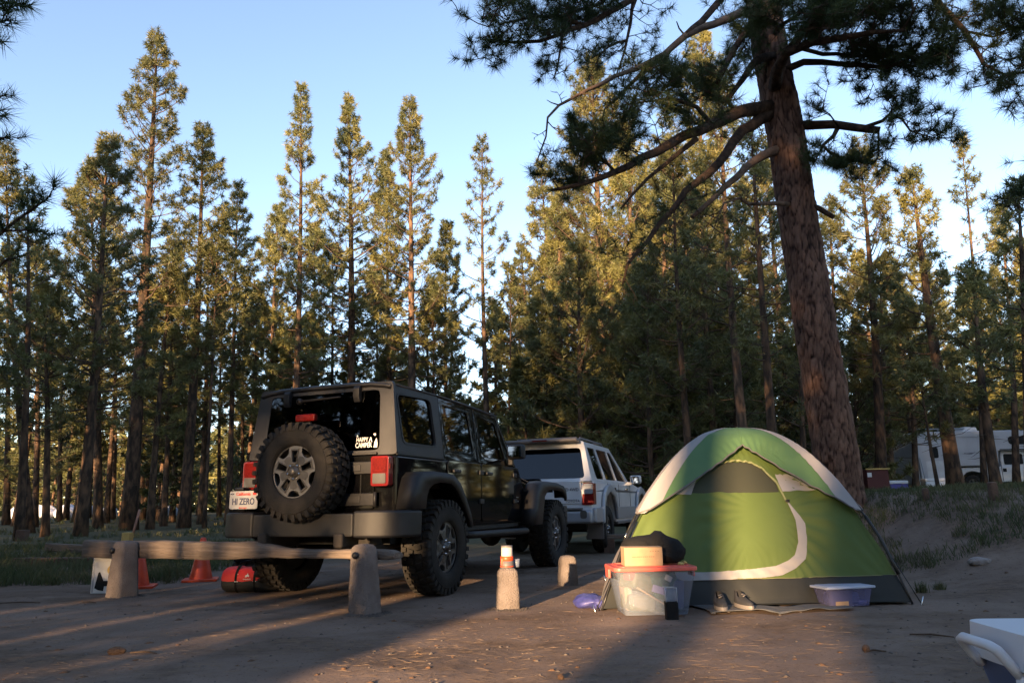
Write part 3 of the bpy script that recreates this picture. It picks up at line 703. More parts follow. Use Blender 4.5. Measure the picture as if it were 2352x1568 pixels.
def addlimb(pts, r0, r1, **k):
    k['n'] = int(round(k.get('n', 0)*(1 if k.get('bare') else .60))); k.setdefault('size', .175); o, rr = bb.limb([p-org for p in px_pts(pts)], r0, r1, **k)
    MB().tube(o, rr, 8).build('limb', M['bark_limb'] if not k.get('bare') else M['limbdead'], big, normals=False)
M['bark_limb'] = mat('limb_bark_near', (.035, .024, .018), .95, col2=(.095, .060, .042), nscale=11, bump=1.0, bscale=30, spec=.2)
M['limbdead'] = mat('bare_limb', (.11, .075, .055), .9, col2=(.19, .13, .095), nscale=10, bump=.6, bscale=40, spec=.2)
# L1 the bough at top left
addlimb([(1640, -150, 10.4), (1560, -70, 10.1), (1449, 0, 9.8), (1397, 30, 9.6), (1341, 60, 9.4), (1292, 77, 9.2), (1240, 95, 9.1), (1180, 98, 9.0), (1118, 92, 8.9)], .085, .018, spawn=(.42, 1), n=30, L=.72, depth=2)
addlimb([(1341, 60, 9.4), (1290, 40, 9.3), (1235, 38, 9.2), (1150, 55, 9.1)], .035, .012, spawn=(.2, 1), n=15, L=.55, depth=2)
addlimb([(1440, -60, 9.7), (1380, 8, 9.5), (1310, 25, 9.3)], .04, .02, spawn=(.2, 1), n=10, L=.55, depth=2)
addlimb([(1292, 77, 9.2), (1286, 120, 9.0), (1280, 155, 9.0), (1272, 180, 8.9)], .022, .008, spawn=(.2, 1), n=9, L=.36, depth=1)
addlimb([(1458, -10, 9.9), (1448, 55, 9.8), (1440, 92, 9.7), (1424, 150, 9.6), (1413, 180, 9.6)], .030, .010, spawn=(.4, 1), n=14, L=.5, depth=1)
addlimb([(1440, 92, 9.7), (1400, 105, 9.6), (1375, 130, 9.5)], .018, .008, spawn=(.2, 1), n=9, L=.42, depth=1)
# L2 long bare limb
addlimb([(1752, 8, 10.4), (1687, 36, 10.1), (1610, 64, 9.8), (1574, 83, 9.6), (1526, 125, 9.4), (1461, 159, 9.2), (1413, 175, 9.0), (1349, 207, 8.8), (1284, 242, 8.6), (1258, 270, 8.5), (1254, 314, 8.5), (1232, 374, 8.5)], .075, .008, spawn=(.62, 1), n=9, L=.30, depth=1, bare=True)
addlimb([(1675, -60, 10.2), (1655, 0, 10), (1610, 52, 9.8), (1574, 83, 9.6)], .06, .05, n=0)
addlimb([(1526, 125, 9.4), (1474, 169, 9.5), (1413, 230, 9.6), (1389, 250, 9.7), (1381, 284, 9.7)], .035, .010, spawn=(.5, 1), n=6, L=.3, depth=0, bare=True)
addlimb([(1534, 128, 9.4), (1527, 155, 9.4), (1519, 172, 9.4), (1500, 200, 9.3)], .026, .010, spawn=(.5, 1), n=9, L=.45, depth=1)
addlimb([(1464, 158, 9.2), (1452, 132, 9.1), (1450, 118, 9.1)], .012, .006, n=0)
addlimb([(1284, 242, 8.6), (1266, 236, 8.6), (1256, 230, 8.6)], .010, .004, n=0)
addlimb([(1574, 83, 9.6), (1560, 66, 9.6), (1554, 50, 9.6)], .016, .008, n=0)
# L3 heavy foliage limb
addlimb([(1770, 246, 10.4), (1743, 250, 10.3), (1695, 258, 10.0), (1635, 286, 9.7), (1574, 310, 9.4), (1534, 334, 9.2), (1474, 362, 9.0), (1413, 395, 8.8), (1349, 419, 8.6), (1268, 437, 8.5)], .115, .020, spawn=(.35, 1), n=24, L=.60, depth=2, up=.35)
addlimb([(1635, 286, 9.7), (1600, 246, 9.5), (1540, 225, 9.3), (1470, 235, 9.1)], .035, .012, spawn=(.15, 1), n=11, L=.55, depth=2, up=.2)
addlimb([(1695, 258, 10.0), (1660, 225, 9.8), (1610, 205, 9.6)], .03, .012, spawn=(.2, 1), n=8, L=.5, depth=2, up=.1)
addlimb([(1413, 395, 8.8), (1380, 360, 8.7), (1330, 345, 8.6)], .022, .010, spawn=(.2, 1), n=12, L=.5, depth=2, up=.15)
# L4, L5 bare descending limbs
addlimb([(1770, 262, 10.4), (1743, 276, 10.3), (1707, 298, 10.1), (1667, 354, 9.9), (1627, 399, 9.7), (1574, 439, 9.6), (1554, 471, 9.5), (1514, 515, 9.4), (1486, 556, 9.3), (1441, 608, 9.2), (1430, 655, 9.2)], .095, .014, spawn=(.55, .98), n=14, L=.5, depth=1, up=-.1)
addlimb([(1785, 345, 10.4), (1755, 356, 10.3), (1719, 379, 10.1), (1667, 427, 9.9), (1631, 463, 9.8), (1590, 499, 9.7)], .075, .030, spawn=(.5, 1), n=4, L=.4, depth=0, bare=True)
addlimb([(1811, 470, 10.3), (1788, 467, 10.2), (1719, 469, 9.9), (1699, 455, 9.8), (1663, 467, 9.7), (1643, 511, 9.6)], .040, .008, spawn=(.4, 1), n=8, L=.4, depth=1, bare=True)
addlimb([(1600, 318, 9.7), (1586, 330, 9.7), (1526, 379, 9.8), (1486, 411, 9.9), (1453, 447, 10), (1425, 480, 10.1)], .045, .015, spawn=(.4, 1), n=6, L=.4, depth=0, bare=True)
addlimb([(1738, 55, 10.2), (1705, 85, 9.9), (1687, 112, 9.8), (1668, 150, 9.7), (1645, 195, 9.6)], .065, .035, spawn=(.5, 1), n=8, L=.5, depth=1)
addlimb([(1775, 130, 10.3), (1735, 141, 10.1), (1707, 181, 9.9), (1675, 226, 9.8)], .075, .030, spawn=(.6, 1), n=10, L=.5, depth=1)
# right side
addlimb([(1780, 200, 10.3), (1784, 165, 10.0), (1806, 121, 9.6), (1866, 97, 9.4), (1927, 89, 9.2), (2000, 75, 9.1), (2080, 70, 9.0)], .105, .020, spawn=(.28, 1), n=34, L=.75, depth=2, up=.2)
addlimb([(1806, 121, 9.6), (1850, 70, 9.5), (1920, 40, 9.4), (2010, 20, 9.3), (2090, 10, 9.2)], .06, .015, spawn=(.1, 1), n=28, L=.75, depth=2, up=.2)
addlimb([(1790, 60, 10.2), (1760, 40, 9.9), (1725, 60, 9.8)], .04, .012, spawn=(.2, 1), n=14, L=.55, depth=2)
addlimb([(1782, 75, 10.0), (1800, 55, 9.6), (1840, 30, 9.3)], .05, .015, spawn=(.1, 1), n=16, L=.6, depth=2, up=.2)
addlimb([(1805, 160, 10.3), (1846, 143, 10.2), (1927, 147, 10.0), (1987, 151, 9.8), (2039, 155, 9.7), (2075, 141, 9.6)], .060, .020, spawn=(.45, 1), n=16, L=.6, depth=2, up=-.25)
addlimb([(1835, 110, 10.3), (1890, 125, 10.1), (1960, 130, 9.9), (2060, 120, 9.7), (2130, 150, 9.6)], .035, .010, spawn=(.3, 1), n=18, L=.6, depth=2)
addlimb([(1825, 288, 10.4), (1860, 288, 10.3), (1915, 286, 10.1), (1971, 294, 9.9), (2021, 300, 9.8)], .075, .055, n=0)
addlimb([(1987, 292, 9.9), (2027, 278, 9.7), (2044, 262, 9.6), (2072, 274, 9.5), (2092, 302, 9.4), (2148, 318, 9.3)], .030, .008, spawn=(.25, 1), n=15, L=.5, depth=2, up=.2)
addlimb([(1925, 292, 10.1), (1915, 312, 10.0), (1890, 334, 9.9), (1905, 350, 9.8), (1930, 360, 9.7), (1990, 372, 9.6)], .035, .010, spawn=(.3, 1), n=15, L=.45, depth=2)
addlimb([(2018, 302, 9.8), (2018, 340, 9.8), (2016, 365, 9.8), (2050, 385, 9.7)], .016, .006, spawn=(.4, 1), n=8, L=.4, depth=1)
addlimb([(1890, 334, 9.9), (1870, 375, 9.9)], .016, .006, spawn=(.3, 1), n=4, L=.3, depth=1)
addlimb([(1925, 290, 10.0), (1905, 262, 9.9), (1880, 248, 9.9)], .014, .006, spawn=(.4, 1), n=6, L=.35, depth=1)
addlimb([(1850, 470, 10.4), (1878, 477, 10.3), (1915, 499, 10.2)], .05, .035, n=0)
addlimb([(2120, -60, 9.3), (2148, 0, 9.2), (2180, 32, 9.1), (2217, 72, 9.0), (2241, 113, 8.9), (2261, 149, 8.8), (2309, 173, 8.7), (2360, 165, 8.6)], .055, .012, spawn=(.2, 1), n=26, L=.6, depth=2)
addlimb([(2180, 32, 9.1), (2170, 70, 9.0), (2150, 110, 8.9)], .018, .007, spawn=(.3, 1), n=8, L=.4, depth=1)
addlimb([(2100, -100, 9.3), (2200, -60, 9.1), (2290, 0, 8.9), (2340, 50, 8.8), (2370, 90, 8.7)], .05, .014, spawn=(.3, 1), n=18, L=.6, depth=2)
addlimb([(2217, 72, 9.0), (2280, 85, 8.9), (2335, 70, 8.8)], .02, .008, spawn=(.2, 1), n=10, L=.45, depth=1)
# limbs above the picture, which shade and are shaded
for k in range(26):
    z = 12.0+k*.30; t = (z-12)/8; az = k*2.4; L = 4.2*(1-t*.8); c = Vector((3.4-t*.5, 10.6, z))-org
    p = [c+Vector((math.cos(az), math.sin(az), .05+.1*i))*L*i/4 for i in range(5)]
    o, rr = bb.limb(p, .07*(1-t*.6), .015, spawn=(.3, 1), n=14, L=.8, depth=1); MB().tube(o, rr, 6).build('limb', M['bark_limb'], big, normals=False)
tag(sticks_mesh('twigs', bb.A, bb.B, bb.RA, bb.RB, M['limb'], big), kind='stuff')
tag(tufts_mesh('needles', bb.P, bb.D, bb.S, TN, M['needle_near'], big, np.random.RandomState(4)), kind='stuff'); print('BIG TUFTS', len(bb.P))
# dark knots
kb = MB()
# near pine off to the left whose boughs hang into the picture
def side_pine(name, label, loc, H, r, limbs, seed, size=.2):
    root = thing(name, label, 'tree', loc); o_ = Vector(loc); b = Bough(seed)
    trunk_mesh(root, H, r, (.1, .2), .1, seed, 14, M['bark_far'])
    for pts, r0, r1, k in limbs:
        P = [Vector((o_.x, o_.y, pts[0].z-.25))]+list(pts)
        o, rr = b.limb([p-o_ for p in P], r0, r1, **k); MB().tube(o, rr, 6).build('limb', M['bark_limb'], root, normals=False)
    for k in range(30):
        z = 10.5+k*.12; t = (z-8)/8; az = k*2.4+1; L = 1.7*(1-t*.8)
        if z > H-1: break
        p = [Vector((0, 0, z))+Vector((math.cos(az), math.sin(az), .1*i))*L*i/4 for i in range(5)]
        o, rr = b.limb(p, .04, .01, spawn=(.3, 1), n=8, L=.6, depth=1); MB().tube(o, rr, 5).build('limb', M['bark_limb'], root, normals=False)
    tag(sticks_mesh('twigs', b.A, b.B, b.RA, b.RB, M['limb'], root), kind='stuff'); tag(tufts_mesh('needles', b.P, b.D, b.S, TN, M['needle_near'], root, np.random.RandomState(seed)), kind='stuff'); return root
LY = 6.6
side_pine('pine_tree', 'near pine left of the picture whose long needled boughs poke in at the left edge', (-6.6, 6.4, 0), 13, .2, [
    (px_pts([(-120, 640, LY), (-30, 560, LY), (40, 505, LY), (88, 470, LY), (110, 455, LY)]), .04, .010, dict(spawn=(.62, 1), n=8, L=.22, depth=0, size=.19)),
    (px_pts([(-150, 560, LY), (-50, 540, LY), (20, 530, LY), (80, 528, LY)]), .03, .008, dict(spawn=(.55, 1), n=7, L=.26, depth=0, size=.19)),
    (px_pts([(-150, 10, LY), (-60, 20, LY), (10, 8, LY), (30, 2, LY)]), .03, .008, dict(spawn=(.5, 1), n=7, L=.22, depth=0, size=.21)),
    (px_pts([(-150, 90, LY), (-60, 70, LY), (0, 50, LY), (22, 46, LY)]), .03, .008, dict(spawn=(.5, 1), n=8, L=.2, depth=0, size=.21)),
    (px_pts([(-150, 120, LY), (-60, 100, LY), (-5, 88, LY)]), .03, .008, dict(spawn=(.5, 1), n=6, L=.2, depth=0, size=.2)),
    (px_pts([(-150, 250, LY), (-60, 230, LY), (0, 222, LY), (8, 220, LY)]), .03, .008, dict(spawn=(.5, 1), n=5, L=.2, depth=0, size=.18)),
    (px_pts([(-150, 330, LY), (-60, 310, LY), (0, 318, LY), (14, 316, LY)]), .03, .008, dict(spawn=(.5, 1), n=5, L=.2, depth=0, size=.18)),
    (px_pts([(-150, 280, LY), (-60, 265, LY), (0, 255, LY)]), .03, .008, dict(spawn=(.5, 1), n=6, L=.22, depth=0, size=.2)),
    (px_pts([(-150, 700, LY), (-60, 680, LY), (10, 600, LY), (40, 590, LY)]), .03, .008, dict(spawn=(.5, 1), n=8, L=.3, depth=0, size=.19))], 61)
RY = 9.5
side_pine('pine_tree', 'near pine right of the picture whose twigs show at the right edge', (8.9, 9.2, tz(8.9, 9.2)), 12, .2, [
    (px_pts([(2500, 330, RY), (2420, 300, RY), (2365, 255, RY), (2350, 240, RY)]), .03, .008, dict(spawn=(.5, 1), n=8, L=.28, depth=0)),
    (px_pts([(2500, 400, RY), (2420, 390, RY), (2365, 370, RY)]), .03, .008, dict(spawn=(.5, 1), n=8, L=.3, depth=0)),
    (px_pts([(2500, 520, RY), (2420, 480, RY), (2365, 450, RY), (2325, 440, RY)]), .03, .008, dict(spawn=(.5, 1), n=11, L=.3, depth=1))], 62)

# ------------------------------------------------------------------ wheels
def wheel(parent, c, side, R=.405, W=.255, rr=.225, style='spare', label=None, blocks=34, M3=None):
    """axis along local x of the car; side=+1: outer face towards +x. M3 optional 3x3 basis mapping wheel axes (axis->+z) """
    m = M3 if M3 is not None else Matrix(((0, 0, side), (0, 1, 0), (-side, 0, 0)))
    # wheel space: z = outward axis
    h = W/2
    prof = [(rr*.97, -h*.78), (rr*1.04, -h*.98), (R*.80, -h*1.02), (R*.925, -h*.93), (R*.962, -h*.78), (R*.965, 0), (R*.962, h*.78), (R*.925, h*.93), (R*.80, h*1.02), (rr*1.25, h*1.0), (rr*1.06, h*.96), (rr*1.02, h*.90), (rr*.97, h*.80)]
    w = MB(); w.lathe(prof, (0, 0, 0), 64)
    # raised sidewall rings
    w.lathe([(R*.83, h*1.005), (R*.835, h*1.035), (R*.85, h*1.03), (R*.855, h*.99)], (0, 0, 0), 64)
    if style != 'road':
        for i in range(blocks):
            a = 2*math.pi*i/blocks
            for z, dz, da, L, wid in ((h*.80, h*.36, 0, .040, .030), (-h*.80, h*.36, .5, .040, .030), (h*.30, h*.42, .25, .044, .024), (-h*.30, h*.42, .75, .044, .024)):
                b = a+da*2*math.pi/blocks; rc = R*.966 if abs(z) > h*.5 else R*.978
                Mx = Matrix.Rotation(b, 3, 'Z') @ Matrix.Rotation(.25*(1 if z > 0 else -1)*(1 if abs(z) < h*.5 else .2), 3, 'X')
                p = Vector((rc*math.cos(b), rc*math.sin(b), z)); w.box(p, (.034, L, dz), M=Mx, top=(1, .9))
            b = a; p = Vector((R*.925*math.cos(b), R*.925*math.sin(b), h*.965)); w.box(p, (.052, .036, .016), M=Matrix.Rotation(b, 3, 'Z'))
            p = Vector((R*.925*math.cos(b), R*.925*math.sin(b), -h*.965)); w.box(p, (.052, .036, .016), M=Matrix.Rotation(b, 3, 'Z'))
    else:
        for k in (-.5, 0, .5): w.lathe([(R*.965, h*(k-.14)), (R*.985, h*(k-.12)), (R*.985, h*(k+.12)), (R*.965, h*(k+.14))], (0, 0, 0), 48)
    w.v = [tuple(m @ Vector(v)+Vector(c)) for v in w.v]
    t = w.build('wheel', M['rubber'], parent)
    if label: t['label'] = label
    f = lambda p, q, z: tuple(m @ Vector((p, q, z))+Vector(c))
    outer = circ(0, 0, rr*1.0, 48); holes = []; zf = h*.70
    def polar(pts, a): return [(r*rr*math.cos(a+b), r*rr*math.sin(a+b)) for r, b in pts]
    if style == 'road':
        for k in range(5):
            a = math.pi/2+k*2*math.pi/5+math.pi/5
            holes.append(polar([(.34, -.30), (.80, -.40), (.88, -.2), (.88, .2), (.80, .40), (.34, .30)], a))
    else:
        for k in range(5):
            a = math.pi/2+k*2*math.pi/5
            holes.append(polar([(.36, -.26), (.80, -.165), (.80, .165), (.36, .26)], a))
            a += math.pi/5
            holes.append(polar([(.93, -.30), (.93, -.15), (.93, 0), (.93, .15), (.93, .30), (.76, .24), (.70, .10), (.70, -.10), (.76, -.24)], a))
    b = MB(); b.prism(outer, zf-.022, zf, f, holes); rim = b.build('rim', M['rim_face'] if style != 'road' else M['rim'], t, bevel=.003, seg=1)
    if style != 'road':
        b = MB()
        for k in range(5):   # grey raised frames round the inner windows and the web between them
            a = math.pi/2+k*2*math.pi/5
            o1 = polar([(.30, -.40), (.86, -.20), (.86, .20), (.30, .40)], a); i1 = polar([(.37, -.25), (.79, -.155), (.79, .155), (.37, .25)], a)
            b.prism(o1, zf+.001, zf+.009, f, [i1])
        for k in range(5):
            a = math.pi/2+k*2*math.pi/5+math.pi/5
            b.prism(polar([(.24, -.3), (.30, -.52), (.62, -.25), (.66, 0), (.62, .25), (.30, .52), (.24, .3)], a), zf+.002, zf+.005, f)
        b.build('rim_frames', M['rim'], t, bevel=.002, seg=1)
    # barrel, brake disc, hub
    b = MB(); b.lathe([(rr*1.0, zf), (rr*.96, zf-.03), (rr*.93, -h*.5), (0.01, -h*.5)], (0, 0, 0), 40); b.v = [tuple(m @ Vector(v)+Vector(c)) for v in b.v]; b.build('rim_barrel', M['rim_dark'] if style != 'road' else M['rim'], t)
    b = MB(); b.lathe([(rr*.62, zf-.075), (rr*.62, zf-.06), (.01, zf-.06)], (0, 0, 0), 32); b.v = [tuple(m @ Vector(v)+Vector(c)) for v in b.v]; b.build('brake_disc', M['dark'], t)
    b = MB(); b.lathe([(rr*.24, zf), (rr*.22, zf+.016), (rr*.16, zf+.02), (rr*.15, zf+.034), (rr*.11, zf+.042), (.004, zf+.044)], (0, 0, 0), 24)
    b.v = [tuple(m @ Vector(v)+Vector(c)) for v in b.v]; b.build('hub_cap', M['rim'], t)
    b = MB()
    for k in range(5):
        a = math.pi/2+k*2*math.pi/5+math.pi/5; b.lathe([(.011, zf+.001), (.011, zf+.02), (.002, zf+.024)], (rr*.265*math.cos(a), rr*.265*math.sin(a), 0), 8)
    b.v = [tuple(m @ Vector(v)+Vector(c)) for v in b.v]; b.build('lug_nuts', M['chrome'], t)
    return t

# ------------------------------------------------------------------ the black off-roader
ja = rad(21.6)
jeep = thing('offroad_car', 'black boxy four door off-road car with a spare wheel on its tailgate', 'car', (-1.458, 7.13, 0), -ja)
F2 = 3.09                                     # front axle
SX = .775                                     # body side
# tub side with wheel openings
def arch(cy, r, z0, n=10):                    # opening in the side, from rear to front
    return [(cy-r*1.02, z0), (cy-r*.98, z0+.18), (cy-r*.62, .93), (cy-r*.3, .965), (cy+r*.3, .965), (cy+r*.65, .92), (cy+r*.98, z0+.15), (cy+r*1.05, z0)]
side = [(-.66, .62)]+[(-.45, .62)]+[(-.44, .78), (-.28, .955), (.0, .97), (.22, .95), (.42, .75), (.47, .56)]+[(2.30, .56)]+[(2.42, .60), (2.30, .95)]+[(2.14, 1.19), (-.66, 1.19)]
b = MB(); b.prism(side, -SX, SX); body = b.build('body', M['paint_black'], jeep, bevel=.03, seg=3)
b = MB(); b.prism([(-.45, .45), (-.45, .97), (.47, .97), (.47, .45)], -.60, .60); b.build('wheel_well', M['dark'], jeep)
# engine bay narrows forward
b = MB()
for (y0, x0, z0), (y1, x1, z1) in (((2.12, .70, 1.175), (3.42, .56, 1.06)),):
    vs = [(-x0, y0, .62), (x0, y0, .62), (x1, y1, .62), (-x1, y1, .62), (-x0*.98, y0, z0-.09), (x0*.98, y0, z0-.09), (x1, y1, z1-.09), (-x1, y1, z1-.09)]
    b.add(vs, [(3, 2, 1, 0), (4, 5, 6, 7), (0, 1, 5, 4), (1, 2, 6, 5), (2, 3, 7, 6), (3, 0, 4, 7)])
b.build('engine_bay', M['paint_black'], jeep, bevel=.02)
b = MB(); P = []
for i in range(9):
    y = 2.13+1.30*i/8; hw = .70-.14*i/8; zt = 1.185-.115*(i/8)
    P.append([(hw*s_, y, zt-.075*abs(s_)**4+(.018 if abs(s_) < .45 else 0)) for s_ in (-1, -.9, -.7, -.47, -.43, 0, .43, .47, .7, .9, 1)])
b.grid(P); b.build('hood', M['paint_black'], jeep, solid=.02)
b = MB(); b.prism(rrect(-.60, .64, .60, 1.10, .06), 3.42, 3.46, lambda p, q, t: (p, t, q), [rrect(x-.028, .74, x+.028, 1.0, .02) for x in (-.27, -.18, -.09, 0, .09, .18, .27)]); b.build('grille', M['paint_black'], jeep, bevel=.008)
for x in (-.45, .45): MB().lathe([(.085, 0), (.085, .02), (.05, .035), (.002, .04)], (x, 3.455, .90), 20, Matrix.Rotation(-math.pi/2, 3, 'X')).build('headlight', M['whitelens'], jeep)
b = MB(); b.box((0, 3.58, .60), (1.70, .16, .20)); b.build('front_bumper', M['flare'], jeep, bevel=.03)
b = MB(); b.prism([(3.36, .48), (3.36, .74), (3.66, .74), (3.66, .52)], .80, .88); b.build('bumper_end', M['flare'], jeep, bevel=.02)
# hard top: two sides with real window openings, roof, rear frame
ZB, ZT = 1.19, 1.80
def sx(z): return SX-.012-(z-ZB)*.125
def SF(sgn, off=0): return lambda p, q, t: (sgn*(sx(q)+t+off), p, q)
qwin = rpoly([(-.50, 1.30), (.10, 1.305), (.07, 1.735), (-.54, 1.715)], .06)
rear_side = [(-.645, 1.19), (.24, 1.19), (.24, 1.80), (-.60, 1.80)]
for sgn in (1, -1):
    b = MB(); b.prism(rear_side, -.03, 0, SF(sgn), [qwin]); b.build('hardtop_side', M['hardtop'], jeep, bevel=.008)
    b = MB(); b.prism(qwin, -.022, -.018, SF(sgn)); b.build('quarter_window', M['tint'], jeep)
    b = MB(); b.prism(rpoly([(-.52, 1.28), (.115, 1.285), (.085, 1.75), (-.56, 1.73)], .07), 0.0005, .005, SF(sgn), [qwin]); b.build('window_seal', M['flare'], jeep)
    # door upper frames: rear and front
    rw = rpoly([(.345, 1.285), (.945, 1.285), (.895, 1.70), (.315, 1.715)], .05); fw = rpoly([(1.17, 1.27), (1.80, 1.25), (1.60, 1.655), (1.13, 1.70)], .05)
    b = MB(); b.prism([(.25, 1.19), (1.03, 1.19), (1.02, 1.765), (.25, 1.785)], -.03, -.006, SF(sgn), [rw]); b.build('rear_door_frame', M['paint_black'], jeep, bevel=.008)
    b = MB(); b.prism(rw, -.022, -.019, SF(sgn)); b.build('rear_door_window', M['tint'], jeep)
    b = MB(); b.prism([(1.045, 1.19), (1.98, 1.19), (1.66, 1.74), (1.04, 1.765)], -.03, -.006, SF(sgn), [fw]); b.build('front_door_frame', M['paint_black'], jeep, bevel=.008)
    b = MB(); b.prism(fw, -.022, -.019, SF(sgn)); b.build('front_door_window', M['tint2'], jeep)
    # door skins
    X = lambda sgn=sgn: (lambda p, q, t: (sgn*(SX+t), p, q))
    for nm, y0, y1, poly in (('rear_door', .27, 1.025, rpoly([(.50, .60), (1.025, .60), (1.025, 1.185), (.27, 1.185), (.27, .98), (.42, .84)], .05)), ('front_door', 1.045, 1.96, rpoly([(1.045, .60), (1.75, .60), (1.95, .80), (1.95, 1.185), (1.045, 1.185)], .05))):
        b = MB(); b.prism(poly, .0, .014, X()); d = b.build(nm, M['paint_black'], jeep, bevel=.006)
        b = MB(); b.box((sgn*(SX+.034), y0+.15, 1.085), (.03, .15, .035)); b.build('handle', M['flare'], d, bevel=.01)
        for z in (1.09, .80):
            b = MB(); b.box((sgn*(SX+.022), y1+.0, z), (.02, .10, .045)); b.build('hinge', M['flare'], d, bevel=.006)
    b = MB(); b.tube([(sgn*(sx(1.81)+.002), -.58, 1.80), (sgn*(sx(1.81)+.002), .26, 1.80), (sgn*(sx(1.79)), 1.04, 1.775), (sgn*(sx(1.76)), 1.66, 1.745)], .011, 6); b.build('rain_gutter', M['hardtop'], jeep)
    b = MB(); b.prism([(1.665, 1.76), (1.60, 1.76), (2.0, 1.19), (2.08, 1.19)], -.05, .0, SF(sgn)); b.build('windshield_pillar', M['paint_black'], jeep, bevel=.01)
    # belt line moulding
    b = MB(); b.box((sgn*(SX-.004), -.2, 1.192), (.012, .9, .010)); b.build('belt_seam', M['flare'], jeep)
    # flares
    def flare(path, w0, name='fender_flare'):
        b = MB(); P = []
        for (y, z, yi, zi) in path:
            P.append([(sgn*SX, y, z), (sgn*(SX+w0*.55), y, z+.004), (sgn*(SX+w0*.9), y, z-.010), (sgn*(SX+w0), y*.82+yi*.18, z*.82+zi*.18), (sgn*(SX+w0), yi, zi), (sgn*(SX+w0-.03), yi, zi-.0)])
        b.grid(P, smooth=True); return b.build(name, M['flare'], jeep, bevel=0, solid=.012)
    flare([(-.66, .74, -.44, .74), (-.615, .90, -.42, .85), (-.57, 1.00, -.38, .91), (-.50, 1.045, -.30, .945), (-.2, 1.06, -.15, .965), (.10, 1.05, .05, .955), (.24, .98, .17, .90), (.36, .85, .28, .80), (.48, .68, .40, .66), (.52, .57, .46, .56)], .165)
    flare([(2.16, .53, 2.44, .53), (2.22, .70, 2.50, .68), (2.30, .90, 2.56, .85), (2.38, 1.0, 2.66, .915), (2.50, 1.035, 2.78, .93), (2.8, 1.035, 2.95, .935), (3.10, 1.03, 3.12, .93), (3.32, 1.00, 3.28, .91), (3.42, .93, 3.37, .86), (3.44, .84, 3.40, .80)], .175)
    b = MB(); b.box((sgn*.66, 2.8, .93), (.28, 1.0, .04)); b.build('inner_fender', M['dark'], jeep)
    # side step
    b = MB(); b.tube([(sgn*.80, .46, .50), (sgn*.905, .56, .485), (sgn*.905, 2.02, .47), (sgn*.80, 2.12, .49)], .034, 10); b.build('side_step', M['flare'], jeep)
    b = MB(); b.box((sgn*.70, 1.28, .545), (.10, 1.75, .05)); b.build('sill', M['under'], jeep)
    # mirror
    b = MB(); b.box((sgn*.885, 1.80, 1.345), (.21, .085, .165)); mm = b.build('side_mirror', M['flare'], jeep, bevel=.03)
    b = MB(); b.box((sgn*.885, 1.754, 1.345), (.165, .006, .12)); b.build('mirror_glass', M['mirror'], mm)
    b = MB(); b.box((sgn*.80, 1.84, 1.245), (.06, .05, .09)); b.build('mirror_arm', M['flare'], mm, bevel=.01)
    for y, x in ((0.02, sgn), (F2, sgn)):
        wheel(jeep, (x*.80, y, .405), sgn, .408, .255, .222)
b = MB(); P = []
for i, y in enumerate((-.635, -.60, -.3, .2, .8, 1.3, 1.64, 1.70)):
    zt = (1.818, 1.838, 1.848, 1.848, 1.838, 1.815, 1.77, 1.74)[i]; hw = sx(1.80)+.004
    P.append([(s_*hw, y, zt-.040*abs(s_)**6) for s_ in (-1, -.97, -.9, -.7, -.3, 0, .3, .7, .9, .97, 1)])
b.grid(P); b.build('roof', M['hardtop'], jeep, solid=.035)
# rear face: hardtop frame round the lift glass; y leans forward with height
def RF(p, q, t): return (p, -.655+(q-ZB)*.07-t, q)
outer = rpoly([(-.775, 1.19), (.775, 1.19), (.70, 1.825), (-.70, 1.825)], .035)
gl = rpoly([(-.60, 1.235), (.60, 1.235), (.575, 1.755), (-.575, 1.755)], .05)
b = MB(); b.prism(outer, -.04, 0, RF, [gl]); b.build('hardtop_rear', M['hardtop'], jeep, bevel=.025, seg=3)
b = MB(); b.prism(rpoly([(-.595, 1.24), (.595, 1.24), (.57, 1.75), (-.57, 1.75)], .05), -.012, -.004, RF); lg = b.build('rear_window', M['tint'], jeep)
for x in (-.38, .36):
    b = MB(); b.prism([(1.80, 0.0), (1.80, .03), (1.775, .05), (1.70, .042), (1.655, .02), (1.655, .0)], x-.032, x+.032, lambda p, q, t: RF(t, p, q)); b.build('glass_hinge', M['flare'], jeep, bevel=.006)
b = MB(); b.tube([RF(-.25, 1.70, .018), RF(.16, 1.712, .022), RF(.19, 1.712, .02)], [.012, .009, .007], 6); b.build('wiper', M['flare'], jeep)
MB().lathe([(.03, 0), (.03, .03), (.01, .04)], RF(-.25, 1.70, 0), 10, Matrix.Rotation(math.pi/2, 3, 'X')).build('wiper_pivot', M['flare'], jeep)
# brake light on its stalk above the spare
b = MB(); b.box((-.045, -.80, 1.525), (.20, .05, .062)); bl = b.build('brake_light', M['redlens'], jeep, bevel=.01)
b = MB(); b.box((-.045, -.765, 1.40), (.05, .03, .26)); b.build('stalk', M['flare'], bl, bevel=.005)
# tailgate
b = MB(); b.prism(rpoly([(-.60, .745), (.575, .745), (.575, 1.185), (-.60, 1.185)], .03), .0, .018, lambda p, q, t: (p, -.662-t, q)); tg = b.build('tailgate', M['paint_black'], jeep, bevel=.006)
b = MB(); b.box((0, -.67, 1.205), (1.18, .02, .022)); b.build('window_ledge', M['flare'], tg, bevel=.004)
for z in (1.085, .825):
    b = MB(); b.box((.42, -.693, z), (.36, .024, .105)); hgo = b.build('tailgate_hinge', M['flare'], tg, bevel=.008)
    b = MB(); b.box((.36, -.708, z), (.20, .01, .055)); b.build('hinge_inset', M['hardtop'], hgo, bevel=.003)
    b = MB(); b.tube([(.60, -.70, z-.06), (.60, -.70, z+.06)], .016, 8); b.build('hinge_pin', M['flare'], hgo)
b = MB(); b.box((.45, -.683, .955), (.012, .01, .26)); b.build('panel_gap', M['dark'], tg)
